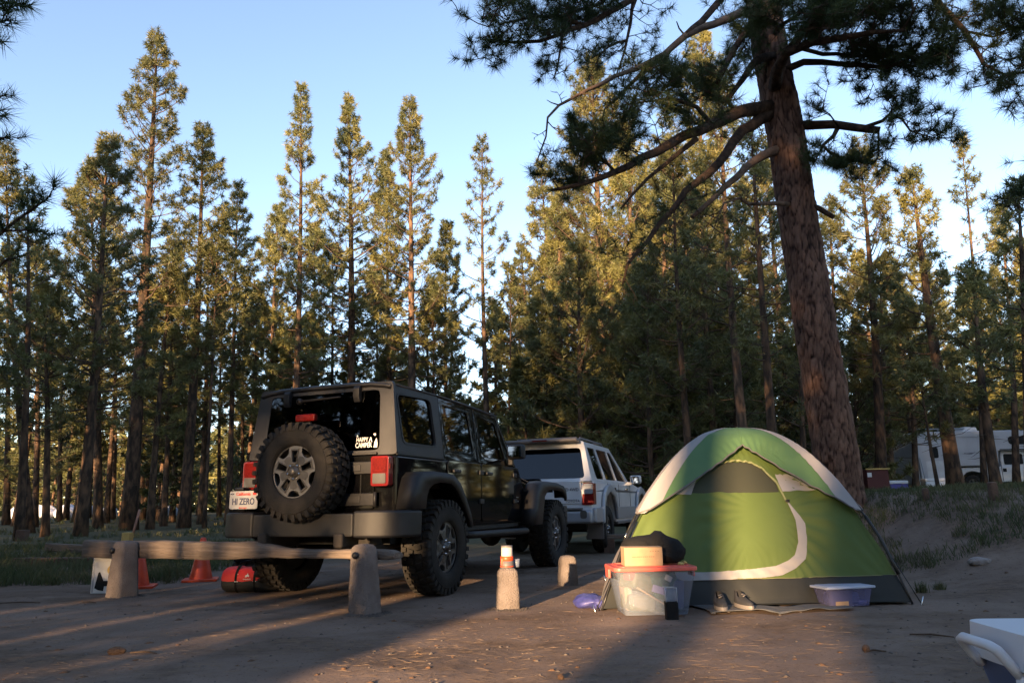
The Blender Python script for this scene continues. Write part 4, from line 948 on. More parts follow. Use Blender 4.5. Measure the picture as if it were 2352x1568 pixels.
b = MB(); b.box((-.42, -.71, 1.0), (.10, .05, .06)); b.build('tailgate_handle', M['flare'], tg, bevel=.012)
# tail lights
for s_ in (1, -1):
    b = MB(); b.prism(rrect(s_*.665-.085, .93, s_*.665+.085, 1.175, .02), .0, .075, lambda p, q, t: (p, -.668-t, q)); tl = b.build('tail_light', M['redlens_dark'], jeep, bevel=.012)
    b = MB(); b.prism(rrect(s_*.665-.066, 1.04, s_*.665+.066, 1.160, .012), .0, .008, lambda p, q, t: (p, -.744-t, q)); b.build('red_lens', M['redlens'], tl, bevel=.003)
    b = MB(); b.prism(rrect(s_*.665-.062, .950, s_*.665+.062, 1.033, .010), .0, .008, lambda p, q, t: (p, -.744-t, q)); b.build('reverse_lens', M['whitelens'], tl, bevel=.003)
    b = MB(); b.box((s_*.753, -.712, 1.09), (.008, .035, .045)); b.build('side_marker', M['redlens'], tl, bevel=.002)
# number plate
b = MB(); b.prism(rrect(-.787, .765, -.483, .918, .016), 0, .006, lambda p, q, t: (p, -.842-t, q)); pl = b.build('number_plate', M['plate'], jeep); pl['label'] = 'white plate reading HI ZERO'
MT = lambda x, y, z: Matrix.Translation((x, y, z)) @ Matrix.Rotation(math.pi/2, 4, 'X')
text('HI ZERO', .078, M['ink_blue'], pl, MT(-.635, -.850, .826), 'plate_number', xscale=.82)
text('California', .040, M['ink_red'], pl, MT(-.637, -.850, .892), 'plate_state')
text('dmv.ca.gov', .020, M['ink_red'], pl, MT(-.635, -.850, .776), 'plate_footer')
text('NOV', .018, M['ink_blue'], pl, MT(-.758, -.850, .893), 'plate_month')
b = MB(); b.box((-.515, -.850, .893), (.038, .002, .022)); b.build('plate_sticker', M['ink_red'], pl)
b = MB(); b.box((-.64, -.77, .84), (.18, .13, .10)); b.box((-.70, -.80, .935), (.10, .08, .03)); b.build('plate_bracket', M['flare'], pl, bevel=.01)
# rear bumper
b = MB(); b.prism([(-.60, -.62), (-.60, -.86), (.50, -.86), (.50, -.62)], .53, .715, lambda p, q, t: (p, q, t)); b.build('rear_bumper', M['flare'], jeep, bevel=.02, seg=3)
for s_ in (1, -1):
    pts = [(s_*.50, -.64), (s_*.50, -.875), (s_*.72, -.865), (s_*.86, -.80), (s_*.94, -.68), (s_*.94, -.50), (s_*.80, -.50), (s_*.80, -.64)]
    b = MB(); b.prism(pts, .52, .735, lambda p, q, t: (p, q, t)); b.build('bumper_corner', M['flare'], jeep, bevel=.025, seg=3)
# decals, lettering
text('HAPPY', .052, M['sticker'], lg, MT(.430, RF(0, 1.34, .004)[1]-.002, 1.325), 'window_sticker', xscale=.75)
text('CAMPER', .058, M['sticker'], lg, MT(.447, RF(0, 1.28, .004)[1]-.002, 1.277), 'window_sticker', xscale=.75)
def decal(name, poly, z0=0): MB().prism(poly, .0, .001, lambda p, q, t: RF(p, q, .0045+t)).build(name, M['sticker'], lg)
decal('window_sticker', [(.495, 1.302), (.503, 1.302), (.514, 1.330), (.524, 1.302), (.532, 1.302), (.518, 1.345), (.511, 1.345)])
decal('window_sticker', [(.372, 1.352), (.388, 1.352), (.386, 1.362), (.380, 1.371), (.374, 1.362)])
decal('window_sticker', [(.548, 1.255), (.582, 1.255), (.584, 1.29), (.577, 1.32), (.570, 1.335), (.563, 1.318), (.553, 1.30)])
decal('window_sticker', [(.557, 1.352), (.566, 1.368), (.556, 1.376), (.549, 1.372), (.545, 1.376), (.538, 1.368)])
for s_ in (1,):
    b = MB()
    for z in (.80, .845): b.box((SX+.008, 2.07, z), (.002, .075, .014))
    b.build('fender_badge', M['rim_face'], jeep)
# spare wheel
sp = wheel(jeep, (-.02, -.875, 1.06), 1, .405, .25, .222, M3=Matrix(((1, 0, 0), (0, 0, -1), (0, 1, 0))), label='spare wheel bolted to the tailgate')
b = MB(); b.box((-.02, -.715, 1.06), (.22, .10, .30)); b.build('spare_carrier', M['flare'], jeep, bevel=.01)
# cabin
b = MB(); b.box((0, .55, 1.05), (1.44, 2.3, .26)); b.build('cabin_floor', M['dark'], jeep)
for x, y, h_ in ((-.36, 1.20, .60), (.36, 1.20, .60), (-.40, .42, .50), (0, .42, .46), (.40, .42, .50)):
    b = MB(); b.box((x, y, 1.18), (.46, .14, h_)); b.box((x, y, 1.18+h_/2+.07), (.24, .10, .12)); b.build('seat', M['cloth_dark'], jeep, bevel=.04)
b = MB(); b.box((0, 1.80, 1.17), (1.36, .22, .12)); b.build('dashboard', M['dark'], jeep, bevel=.03)
b = MB()
for y in (-.50, .28, 1.06): b.tube([(-.60, y, 1.19), (-.56, y, 1.72), (.56, y, 1.72), (.60, y, 1.19)], .03, 8)
b.tube([(-.57, -.5, 1.72), (-.57, 1.06, 1.72)], .03, 8); b.tube([(.57, -.5, 1.72), (.57, 1.06, 1.72)], .03, 8); b.build('roll_cage', M['dark'], jeep)
b = MB(); b.prism([(-.66, 1.20), (.66, 1.20), (.62, 1.72), (-.62, 1.72)], 0, .006, lambda p, q, t: (p, 2.03-(q-1.19)*.66+t, q)); b.build('windshield', M['tint2'], jeep)
b = MB(); b.box((0, 1.66, 1.755), (1.34, .06, .05)); b.box((0, 2.06, 1.185), (1.44, .14, .04)); b.build('windshield_frame', M['paint_black'], jeep, bevel=.01)
# underbody
b = MB(); b.box((.38, 1.2, .50), (.09, 4.2, .12)); b.box((-.38, 1.2, .50), (.09, 4.2, .12)); b.box((0, 1.3, .45), (.6, 1.2, .12)); b.box((.35, -.55, .46), (.35, .22, .16)); b.build('frame_rails', M['under'], jeep, bevel=.02)
for y in (.02, F2):
    b = MB(); b.tube([(-.68, y, .39), (.68, y, .39)], .042, 10); b.lathe([(.02, -.13), (.12, -.09), (.15, 0), (.12, .09), (.02, .13)], (.0, y, .39), 14, Matrix.Rotation(math.pi/2, 3, 'X')); b.build('axle', M['under'], jeep)
b = MB(); b.tube([(.50, -.1, .44), (.52, -.6, .43), (.56, -.84, .44)], .032, 10); b.build('exhaust_pipe', M['under'], jeep)

# ------------------------------------------------------------------ the white wagon
sa = rad(20.0); so = Vector((1.41, 12.16, 0))
R_ = Vector((math.cos(sa), -math.sin(sa), 0))
suv = thing('offroad_wagon', 'white older off-road wagon with grey lower trim parked ahead of the black car', 'car', so-R_*.74, -sa)
def seglines(segs):
    return segs
low = [(-.95, .50), (-.50, .46)]+[(-.46, .68), (-.30, .86), (0, .93), (.30, .86), (.46, .68), (.50, .46)]+[(2.16, .46), (2.22, .68), (2.38, .86), (2.68, .93), (2.98, .86), (3.14, .68), (3.18, .46)]+[(3.55, .50), (3.58, .85), (3.40, .98), (2.2, 1.10), (-.90, 1.10), (-.985, .95), (-.98, .62)]
b = MB(); b.prism(low, -.835, .835); b.build('body', M['white'], suv, bevel=.05, seg=4)
b = MB(); b.box((0, 0, .62), (1.2, 1.1, .5)); b.box((0, 2.68, .62), (1.2, 1.1, .5)); b.build('wheel_well', M['dark'], suv)
# glasshouse, tumblehome and raked ends
def gh(x, y, z): # shape factor
    return (x, y, z)
zb_, zt_ = 1.09, 1.70
def SS(sgn, off=0):
    return lambda p, q, t: (sgn*(.815-(q-zb_)*.30+t+off), p, q)
sideg = [(-.93, 1.09), (1.85, 1.09), (1.05, 1.70), (-.70, 1.70)]
w1 = rpoly([(-.60, 1.13), (-.06, 1.13), (-.10, 1.62), (-.56, 1.62)], .05); w2 = rpoly([(.04, 1.13), (.78, 1.13), (.72, 1.62), (.0, 1.62)], .04); w3 = rpoly([(.86, 1.13), (1.58, 1.13), (1.02, 1.61), (.80, 1.62)], .04)
for sgn in (1, -1):
    b = MB(); b.prism(sideg, -.04, 0, SS(sgn), [w1, w2, w3]); b.build('upper_side', M['white'], suv, bevel=.01)
    for w_ in (w1, w2, w3):
        b = MB(); b.prism(w_, -.02, -.016, SS(sgn)); b.build('side_window', M['tint2'] if w_ is w3 else M['tint'], suv)
    b = MB(); b.prism([(-.52, .70), (-.44, .90), (-.26, 1.01), (0, 1.06), (.26, 1.01), (.44, .90), (.52, .70), (.54, .50), (.46, .50), (.42, .70), (.28, .86), (0, .93), (-.28, .86), (-.42, .70), (-.46, .46), (-.56, .46)], .83, .89, lambda p, q, t: (sgn*t, p, q)); b.build('fender_flare', M['silver'], suv, bevel=.025, seg=3)
    b = MB(); b.prism([(p+2.68, q) for p, q in [(-.54, .50), (-.50, .75), (-.40, .92), (-.2, 1.03), (0, 1.06), (.26, 1.01), (.44, .90), (.52, .70), (.54, .50), (.46, .50), (.42, .70), (.28, .86), (0, .93), (-.28, .86), (-.42, .70), (-.46, .50)]], .83, .89, lambda p, q, t: (sgn*t, p, q)); b.build('fender_flare', M['silver'], suv, bevel=.025, seg=3)
    b = MB(); b.box((sgn*.845, 1.34, .60), (.02, 1.62, .20)); b.build('lower_trim', M['silver'], suv, bevel=.008)
    b = MB(); b.box((sgn*.80, 1.34, .44), (.10, 1.5, .05)); b.build('side_step', M['greytrim'], suv, bevel=.015)
    for y in (.42, 1.38): b = MB(); b.box((sgn*.85, y, .99), (.03, .15, .04)); b.build('handle', M['chrome'], suv, bevel=.01)
    for y in (.80, 1.75, -.02): b = MB(); b.box((sgn*.838, y, .80), (.004, .008, .55)); b.build('door_gap', M['dark'], suv)
    b = MB(); b.box((sgn*.98, 1.62, 1.165), (.20, .09, .15)); q = b.build('side_mirror', M['white'], suv, bevel=.035, seg=3)
    b = MB(); b.box((sgn*.98, 1.57, 1.165), (.16, .008, .115)); b.build('mirror_glass', M['mirror'], q)
    b = MB(); b.box((sgn*.86, 1.64, 1.10), (.09, .05, .05)); b.build('mirror_arm', M['white'], q)
    b = MB(); b.tube([(sgn*.52, -.55, 1.735), (sgn*.52, -.45, 1.775), (sgn*.52, .95, 1.775), (sgn*.52, 1.05, 1.735)], .018, 6); b.build('roof_rail', M['greytrim'], suv)
    # tail light wraps the corner
    b = MB(); b.prism(rpoly([(.66, .74), (.838, .74), (.838, 1.065), (.69, 1.065)], .02), 0, .012, lambda p, q, t: (sgn*p, -.985-t, q)); tl = b.build('tail_light', M['redlens_dark'], suv)
    b = MB(); b.prism(rpoly([(.67, .90), (.835, .90), (.835, 1.05), (.70, 1.05)], .02), 0, .01, lambda p, q, t: (sgn*p, -.999-t, q)); b.build('clear_lens', M['silver'], tl)
    b = MB(); b.box((sgn*.842, -.92, .90), (.012, .13, .31)); b.build('red_lens', M['redlens_dark'], tl, bevel=.004)
    for y in (0, 2.68): wheel(suv, (sgn*.72, y, .365), sgn, .365, .235, .205, style='road')
    b = MB(); b.box((sgn*.72, -.47, .36), (.26, .02, .26)); b.build('mud_flap', M['greytrim'], suv)
b = MB(); P = []
for i, y in enumerate((-.72, -.66, -.4, .2, .75, 1.02, 1.10)):
    zt = (1.685, 1.715, 1.735, 1.745, 1.735, 1.705, 1.675)[i]; P.append([(s_*.637, y, zt-.05*abs(s_)**5) for s_ in (-1, -.96, -.85, -.5, 0, .5, .85, .96, 1)])
b.grid(P); b.build('roof', M['white'], suv, solid=.03)
rg = rpoly([(-.70, 1.135), (.70, 1.135), (.60, 1.60), (-.60, 1.60)], .06)
RFs = lambda p, q, t: (p, -.955+(q-1.09)*.40-t, q)
b = MB(); b.prism(rpoly([(-.812, 1.085), (.812, 1.085), (.645, 1.71), (-.645, 1.71)], .04), -.05, 0, RFs, [rg]); b.build('tailgate_upper', M['white'], suv, bevel=.02)
b = MB(); b.prism(rg, -.02, -.014, RFs); rw_ = b.build('rear_window', M['tint'], suv)
b = MB(); b.prism(rpoly([(-.655, .76), (.655, .76), (.655, 1.09), (-.655, 1.09)], .04), 0, .012, lambda p, q, t: (p, -.985-t, q)); tgs = b.build('tailgate', M['white'], suv, bevel=.006)
b = MB(); b.box((0, -.80, 1.715), (1.20, .26, .055)); spo = b.build('roof_spoiler', M['greytrim'], suv, bevel=.022, seg=3)
b = MB(); b.box((0, -.934, 1.717), (.24, .008, .022)); b.build('brake_light', M['redlens'], spo)
b = MB(); b.box((0, -.965, .57), (1.66, .20, .20)); bu = b.build('rear_bumper', M['silver'], suv, bevel=.05, seg=3)
b = MB(); b.box((0, -1.03, .685), (1.34, .12, .035)); b.build('bumper_step', M['greytrim'], bu, bevel=.01)
for x in (.70, -.70): MB().prism(rrect(x-.05, .545, x+.05, .66, .03), 0, .006, lambda p, q, t: (p, -1.066-t, q)).build('bumper_lamp', M['whitelens'], bu)
for s_ in (1, -1):
    b = MB(); b.prism([(-.98, .48), (-.44, .48), (-.46, .70), (-.98, .70)], .80, .875, lambda p, q, t: (s_*t, p, q)); b.build('bumper_corner', M['silver'], suv, bevel=.03, seg=3)
text('LIMITED 4WD', .062, M['greytrim'], tgs, MT(.43, -1.0, .965), 'badge')
text('TOYOTA', .055, M['greytrim'], tgs, MT(.52, -1.0, .80), 'badge')
P = []
for i in range(7):
    y = 1.84+1.66*i/6; P.append([(s_*(.80-.08*(i/6)**2), y, 1.11-.10*(i/6)**1.5-.09*abs(s_)**6) for s_ in (-1, -.95, -.8, -.5, 0, .5, .8, .95, 1)])
b = MB(); b.grid(P); b.build('hood', M['white'], suv, solid=.02)
b = MB(); b.prism([(-.74, 1.10), (.74, 1.10), (.60, 1.68), (-.60, 1.68)], 0, .008, lambda p, q, t: (p, 1.88-(q-1.09)*1.30+t, q)); b.build('windshield', M['tint2'], suv)
b = MB()
for x in (-.38, .38): b.box((x, .95, 1.20), (.46, .14, .62)); b.box((x, 0, 1.18), (.5, .14, .56))
b.build('seats', M['cloth_dark'], suv, bevel=.05)
b = MB(); b.box((0, .3, 1.0), (1.5, 2.2, .12)); b.build('cabin_floor', M['dark'], suv)
b = MB(); b.box((.36, 1.3, .44), (.09, 3.6, .12)); b.box((-.36, 1.3, .44), (.09, 3.6, .12)); b.tube([(-.6, 0, .36), (.6, 0, .36)], .045, 8); b.tube([(-.6, 2.68, .36), (.6, 2.68, .36)], .045, 8); b.build('frame_rails', M['under'], suv)
b = MB(); b.tube([(-.50, -.55, 1.775), (.50, -.55, 1.775)], .014, 6); b.tube([(-.5, .9, 1.775), (.5, .9, 1.775)], .014, 6); b.build('roof_bar', M['greytrim'], suv)
b = MB(); b.box((0, 3.60, .56), (1.66, .18, .22)); b.build('front_bumper', M['silver'], suv, bevel=.05)

# ------------------------------------------------------------------ camper on a pickup
ry = 35.0; p0 = at(2112, 1112, ry); K = ry/FPX*1.0
rz0 = tz(22, 35)
def rl(px, py): # picture position -> local metres on the camper's side plane
    q = at(px, py, ry); return (q.x-p0.x, q.z-rz0)
rv = thing('pickup_camper', 'white truck camper on a white pickup behind the trees at far right', 'camper', (p0.x, ry, rz0), rad(-2))
XW = lambda a, b_: (lambda p, q, t: (p, t, q))
body_ = [rl(2112, 1111), rl(2168, 1111), rl(2176, 1072), rl(2292, 1070), rl(2292, 1036)]
L0 = body_[0][0]
zr = rl(2200, 990)[1]; zc = rl(2292, 1036)[1]; zbt = rl(2140, 1111)[1]; zw = rl(2230, 1070)[1]
poly = [(0, zbt), (1.1, zbt), (1.35, zw), (3.75, zw), (3.80, zc), (6.4, zc), (6.7, zc+.35), (6.5, zr-.12), (6.1, zr), (.1, zr), (0, zr-.15)]
b = MB(); b.prism(poly, 0, 2.25, lambda p, q, t: (p, t, q)); shell = b.build('camper_shell', M['rvwhite'], rv, bevel=.05, seg=3)
def panel(name, x0, y0, x1, y1, m, t=.012, r=.05, par=None):
    a = rl(x0, y1); c = rl(x1, y0); return MB().prism(rrect(a[0], a[1], c[0], c[1], r), 0, t, lambda p, q, s: (p, -s, q)).build(name, m, par or shell)
panel('rear_side_window', 2136, 1027, 2152, 1052, M['dark'], r=.08)
panel('side_window', 2167, 1025, 2192, 1047, M['dark'], r=.1)
panel('side_window', 2312, 1001, 2372, 1021, M['dark'], r=.15)
panel('storage_hatch', 2133, 1058, 2164, 1107, M['white'], .008)
panel('trim_strip', 2114, 1003, 2290, 1005, M['silver'], .014, .01)
panel('trim_strip', 2292, 1030, 2375, 1034, M['dark'], .014, .01)
for k in range(5): panel('stripe', 2246-k*2, 1044+k*2.4, 2296, 1045+k*2.4, M['stripe'], .006, .004)
b = MB()
for pts in ([(2213, 1040), (2226, 1043), (2212, 1042)], [(2205, 1042), (2232, 1043), (2229, 1042), (2238, 1039)], [(2232, 1038), (2262, 1042), (2240, 1040)]):
    l = [rl(*q) for q in pts]; b.prism(l, 0.001, .007, lambda p, q, s: (p, -s, q))
b.build('stripe', M['stripe'], shell)
b = MB(); a = rl(2229, 996); c = rl(2262, 979); b.box(((a[0]+c[0])/2, 1.1, (a[1]+c[1])/2), (c[0]-a[0], .8, c[1]-a[1]+.1), top=(.85, .9)); b.build('air_conditioner', M['white'], shell, bevel=.04)
b = MB(); b.tube([(.1, .05, zr+.12), (2.4, .05, zr+.12)], .03, 6); b.tube([(.1, .05, zr), (.1, .05, zr+.12)], .03, 6); b.tube([(1.2, .05, zr), (1.2, .05, zr+.12)], .02, 6); b.build('roof_rack', M['silver'], shell)
b = MB(); b.tube([(.12, -.12, zbt+1.2), (.2, -.3, .1)], .02, 6); b.tube([(.10, -.05, zr-.3), (.10, -.05, zbt)], .03, 6); b.build('corner_jack', M['silver'], rv)
# pickup
zt1 = rl(2240, 1074)[1]; zs = rl(2320, 1106)[1]; xw = rl(2239, 1100)[0]
wr = .40
bed = [(1.25, zs), (xw-.55, zs), (xw-.50, zs+.25), (xw-.3, zs+.45), (xw, zs+.52), (xw+.3, zs+.45), (xw+.5, zs+.25), (xw+.55, zs), (6.4, zs), (6.4, zt1+.02), (4.0, zt1+.05), (1.25, zt1)]
b = MB(); b.prism(bed, .15, 2.1, lambda p, q, t: (p, t, q)); b.build('pickup_body', M['white'], rv, bevel=.04, seg=3)
b = MB(); b.prism([(3.95, zt1), (6.2, zt1), (5.7, zt1+.80), (4.05, zt1+.80)], .25, 2.0, lambda p, q, t: (p, t, q)); cab = b.build('cab', M['white'], rv, bevel=.06, seg=3)
a = rl(2310, 1066); c = rl(2349, 1041); b = MB(); b.prism(rrect(a[0], a[1], c[0], c[1], .06), .235, .245, lambda p, q, t: (p, t, q)); b.build('cab_window', M['dark'], cab)
a = rl(2308, 1079); b = MB(); b.box((a[0], .14, a[1]), (.16, .02, .16)); b.build('handle', M['dark'], cab)
b = MB(); b.box((a[0]-.13, .142, zs+.5), (.015, .02, .9)); b.build('door_gap', M['dark'], cab)
for x in (xw, xw+3.6): wheel(rv, (x, .32, wr-.02), 1, wr, .26, .22, style='road', M3=Matrix(((1, 0, 0), (0, 0, -1), (0, 1, 0))))
b = MB(); b.box((3.6, 1.1, zs-.08), (5, 1.4, .18)); b.build('underbody', M['under'], rv)

# ------------------------------------------------------------------ the tent
FL, FR, BL, BR, AP = [np.array(v) for v in ((.62, 5.68), (2.90, 5.72), (.95, 7.75), (3.3, 7.95), (2.05, 6.85))]
TH_ = 1.36
def tent_p(s, t):
    d = max(abs(s), abs(t)); g = ((1-s)*(1-t)*FL+(1+s)*(1-t)*FR+(1-s)*(1+t)*BL+(1+s)*(1+t)*BR)/4
    c = (FL+FR+BL+BR)/4; g = g+(AP-c)*(1-d**1.6); return np.array([g[0], g[1], TH_*(1-d**2.2)])
def face(k):   # k: 0 front 1 right 2 back 3 left
    return [lambda u, d: (u*d, -d), lambda u, d: (d, u*d), lambda u, d: (-u*d, d), lambda u, d: (-d, -u*d)][k]
def fpt(k, u, d, off=0.0):
    f = face(k); e = .004; p = tent_p(*f(u, d)); du = tent_p(*f(u+e, d))-tent_p(*f(u-e, d)); dd = tent_p(*f(u, d+e))-tent_p(*f(u, d-e)); n = np.cross(dd, du)
    L = np.linalg.norm(n); n = n/L if L > 1e-12 else np.array([0, 0, 1.])
    if n[2] < 0: n = -n
    # cloth sags between the poles, and pulls in folds
    sag = -.035*(1-u*u)*min(1, d*1.5)*(1 if off < .03 else .5)
    q = p+n*(off+sag); q[2] = max(q[2], .012); return q
tent = thing('dome_tent', 'green dome tent with a pale trimmed rainfly pitched in front of the big pine', 'tent', (2.0, 6.8, 0))
T0 = np.array([2.0, 6.8, 0])
def wr_(k, u, d, amp=1.0):
    """fold relief: folds fan out from the lower corners and from the door's curve"""
    x = u*d; z = 1-d; f = 0
    for cx, cz in ((.98, .0), (-.98, .0)):
        a = math.atan2(z-cz, (x-cx)); r = math.hypot(x-cx, z-cz); f += .0075*math.sin(a*34+k)*math.exp(-r*1.6)*min(1, r*6)
    if k == 0:
        a = math.atan2(z-.28, x-.12); r = math.hypot(x-.12, (z-.28)*1.3); f += .009*math.sin(a*46)*math.exp(-((r-.36)/.13)**2)
    f += (float(fbm(x*4+k*9, z*7, 3))-.45)*.026
    return f*amp
def sheet(name, k, u0, u1, d0, d1, m, off=0, nu=40, nd=40, parent=tent, fold=1.0, solid=0):
    """d0, d1 may be functions of u"""
    P = []
    for j in range(nd+1):
        row = []
        for i in range(nu+1):
            uu = u0+(u1-u0)*i/nu; a = d0(uu) if callable(d0) else d0; b = d1(uu) if callable(d1) else d1; d = a+(b-a)*j/nd
            row.append(tuple(fpt(k, uu, d, off+wr_(k, uu, d, fold))-T0))
        P.append(row)
    b = MB(); b.grid(P, True); return b.build(name, m, parent, solid=solid)
for k in range(4):
    base = .93
    if k == 0:
        # front wall around the mesh window: window spans u -.63..., built as separate strips
        top = lambda u: .50+.10*max(0, (abs(u+.02)-.12)/.5)**1.3
        wl0, wl1, wb = -.60, .37, .645
        sheet('tent_wall', 0, -1, 1, wb, base, M['tentgreen'], nu=110, nd=60)
        sheet('tent_wall', 0, -1, wl0, .08, wb, M['tentgreen'], nu=14, nd=20); sheet('tent_wall', 0, wl1, 1, .08, wb, M['tentgreen'], nu=24, nd=24)
        wtop = lambda u: .475+.13*max(0, (abs((u+.115)/.485)))**3.2
        sheet('tent_wall', 0, wl0, wl1, .08, wtop, M['tentgreen'], nu=24, nd=16)
        sheet('mesh_window', 0, wl0, wl1, wtop, wb, M['tentmesh'], off=-.002, nu=24, nd=10, fold=.5)
        sheet('pale_panel', 0, .40, .78, lambda u: .56, .645, M['tentwhite'], off=.006, nu=12, nd=6, fold=1)
        sheet('pale_panel', 0, -.80, -.60, .58, .655, M['tentwhite'], off=.006, nu=8, nd=6, fold=1)
    else:
        sheet('tent_wall', k, -1, 1, .05, base, M['tentgreen'], nu=50, nd=40)
    sheet('floor_wall', k, -1, 1, base, .999, M['tentdark'], off=.003, nu=50, nd=6, fold=.6)
b = MB(); b.add([tuple(np.array([*c, .02])-T0) for c in (FL, FR, BR, BL)], [(0, 1, 2, 3)]); b.build('floor', M['tentdark'], tent)
def ribbon(name, inner, outer, m, off=.012):
    P = [[], []]
    def res(l, n):
        a = np.array(l); s = np.concatenate([[0], np.cumsum(np.hypot(*(a[1:]-a[:-1]).T))]); t = np.linspace(0, s[-1], n); return np.stack([np.interp(t, s, a[:, 0]), np.interp(t, s, a[:, 1])], 1)
    A = res(inner, 70); B = res(outer, 70)
    G = [[tuple(fpt(0, *(A[i]*(1-t)+B[i]*t), off+.006*math.sin(i*.9)*(t*(1-t)*4)+wr_(0, *(A[i]*(1-t)+B[i]*t), .6))-T0) for i in range(70)] for t in (0, .25, .5, .75, 1)]
    b = MB(); b.grid(G); return b.build(name, m, tent)
ribbon('door_flap', [(.41, .695), (.425, .76), (.39, .83), (.33, .87), (.27, .885), (.17, .899), (.0, .906), (-.33, .912), (-.60, .912)], [(.425, .695), (.50, .77), (.46, .83), (.41, .88), (.31, .907), (.20, .924), (.04, .930), (-.27, .932), (-.60, .934)], M['tentwhite'])
ribbon('door_zip', [(-.60, .56), (-.45, .50), (-.115, .472), (.10, .487), (.25, .53), (.37, .61), (.395, .695)], [(-.60, .545), (-.45, .488), (-.115, .460), (.11, .475), (.265, .52), (.395, .605), (.415, .695)], M['zip'], .008)
b = MB(); q = fpt(0, .41, .69, .02)-T0; b.box(tuple(q), (.03, .02, .02)); b.build('zip_pull', M['fibre'], tent, bevel=.004)
# rainfly, with its peaked edge on each side
edge = lambda u: .385+.365*abs(u)**1.0
for k in range(4):
    uw = .87
    sheet('rain_fly', k, -uw, uw, .015, edge, M['flygreen'], off=.055, nu=60, nd=36, fold=1.1)
    sheet('fly_trim', k, uw, 1, .015, edge, M['tentwhite'], off=.056, nu=8, nd=36, fold=.5); sheet('fly_trim', k, -1, -uw, .015, edge, M['tentwhite'], off=.056, nu=8, nd=36, fold=.5)
    pts = [fpt(k, u, edge(u), .057+wr_(k, u, edge(u), 1.1))-T0 for u in np.linspace(-1, 1, 41)]
    b = MB(); b.tube(pts, .007, 6); b.build('fly_hem', M['greytrim'], tent)
for (s, t) in ((-1, -1), (1, -1), (1, 1), (-1, 1)):
    pts = []
    for d in np.linspace(.02, 1.0, 30):
        p = tent_p(s*d, t*d); o_ = np.array([s, t*.9, .6]); pts.append(p+o_/np.linalg.norm(o_)*(.045*min(1, (1-d)*6))-T0)
    b = MB(); b.tube(pts, .0085, 8); b.build('pole', M['fibre'], tent)
    b = MB(); b.tube(pts[22:28], .013, 8); b.build('pole_sleeve', M['fibre'], tent)
    e = tent_p(s*.75, t*.75)+np.array([s*.06, t*.03, -.02]); f = tent_p(s, t)+np.array([s*.05, t*.03, 0]); f[2] = gz(f[0], f[1])+.01
    b = MB(); b.tube([e-T0, (e*.55+f*.45)-T0], .004, 5); b.build('guy_line', M['fibre'], tent)
    b = MB(); b.tube([(e*.75+f*.25)-T0, (e*.62+f*.38)-T0], .007, 6); b.build('line_tensioner', M['steel'], tent)
    b = MB(); b.tube([(e*.55+f*.45)-T0, f-T0], .004, 5); b.build('guy_line', M['fibre'], tent)
    b = MB(); b.tube([f-T0+np.array([s*.02, 0, .05]), f-T0+np.array([-s*.02, 0, -.06])], .005, 5); b.build('stake', M['steel'], tent)
# seams: fly ridges and the seam where wall meets floor
for k in range(4):
    pts = [fpt(k, 0, d, .058+wr_(k, 0, d, 1.1))-T0 for d in np.linspace(.03, .385, 14)]
    MB().tube(pts, .0035, 5).build('fly_seam', M['flygreen'], tent)
    pts = [fpt(k, u, .93, .006+wr_(k, u, .93))-T0 for u in np.linspace(-1, 1, 40)]
    MB().tube(pts, .0035, 5).build('wall_seam', M['zip'], tent)
# side flap and webbing at the left corner
a = tent_p(-.76, -.76)-T0; c = tent_p(-1, -1)-T0; b = MB(); b.grid([[tuple(a*(1-t)+c*t+np.array([-.01-.05*w_*math.sin(t*3.1), .10*w_, .0])) for t in np.linspace(0, 1, 12)] for w_ in (0, .5, 1)]); b.build('corner_webbing', M['greytrim'], tent)

# ------------------------------------------------------------------ things round the tent
def rot(p, c, a): return (c[0]+p[0]*math.cos(a)-p[1]*math.sin(a), c[1]+p[0]*math.sin(a)+p[1]*math.cos(a))
def open_bin(root, w0, d0, w1, d1, h, m, t=.006):
    b = MB(); r = .035
    A = rrect(-w0/2, -d0/2, w0/2, d0/2, r); B = rrect(-w1/2, -d1/2, w1/2, d1/2, r); n = len(A)
    vs = [(p, q, .0) for p, q in A]+[(p, q, h) for p, q in B]; b.add(vs, [(i, (i+1) % n, n+(i+1) % n, n+i) for i in range(n)], True); b.add([(p, q, 0.002) for p, q in A], [tuple(range(n))])
    return b.build('bin_body', m, root)
bc = (.955, 5.52, gz(.955, 5.52)+.004)
binr = thing('storage_bin', 'clear plastic bin with a coral red lid, full of camp supplies, beside the tent', 'storage bin', bc, rad(3))
open_bin(binr, .44, .32, .56, .40, .295, M['binplastic'])
b = MB(); b.prism(rrect(-.295, -.215, .295, .215, .05), .290, .318, lambda p, q, t: (p, q, t)); ld = b.build('lid', M['lidred'], binr, bevel=.009, seg=3)
b = MB(); b.prism(rrect(-.25, -.17, .25, .17, .04), .316, .324, lambda p, q, t: (p, q, t), [rrect(-.235, -.155, .235, .155, .035)]); b.build('lid_rim', M['lidred'], ld, bevel=.002, seg=1)
for s_ in (-1, 1): b = MB(); b.box((s_*.30, 0, .27), (.02, .12, .06)); b.build('bin_handle', M['lidred'], binr, bevel=.006)
rc = random.Random(12)
def stuffed(name, lab, c, d, m, rz=0, tilt=0):
    b = MB(); Mx = Matrix.Rotation(rz, 3, 'Z') @ Matrix.Rotation(tilt, 3, 'Y'); b.box(c, d, M=Mx); o = b.build(name, m, binr, bevel=min(d)*.25, seg=3); o['label'] = lab; return o
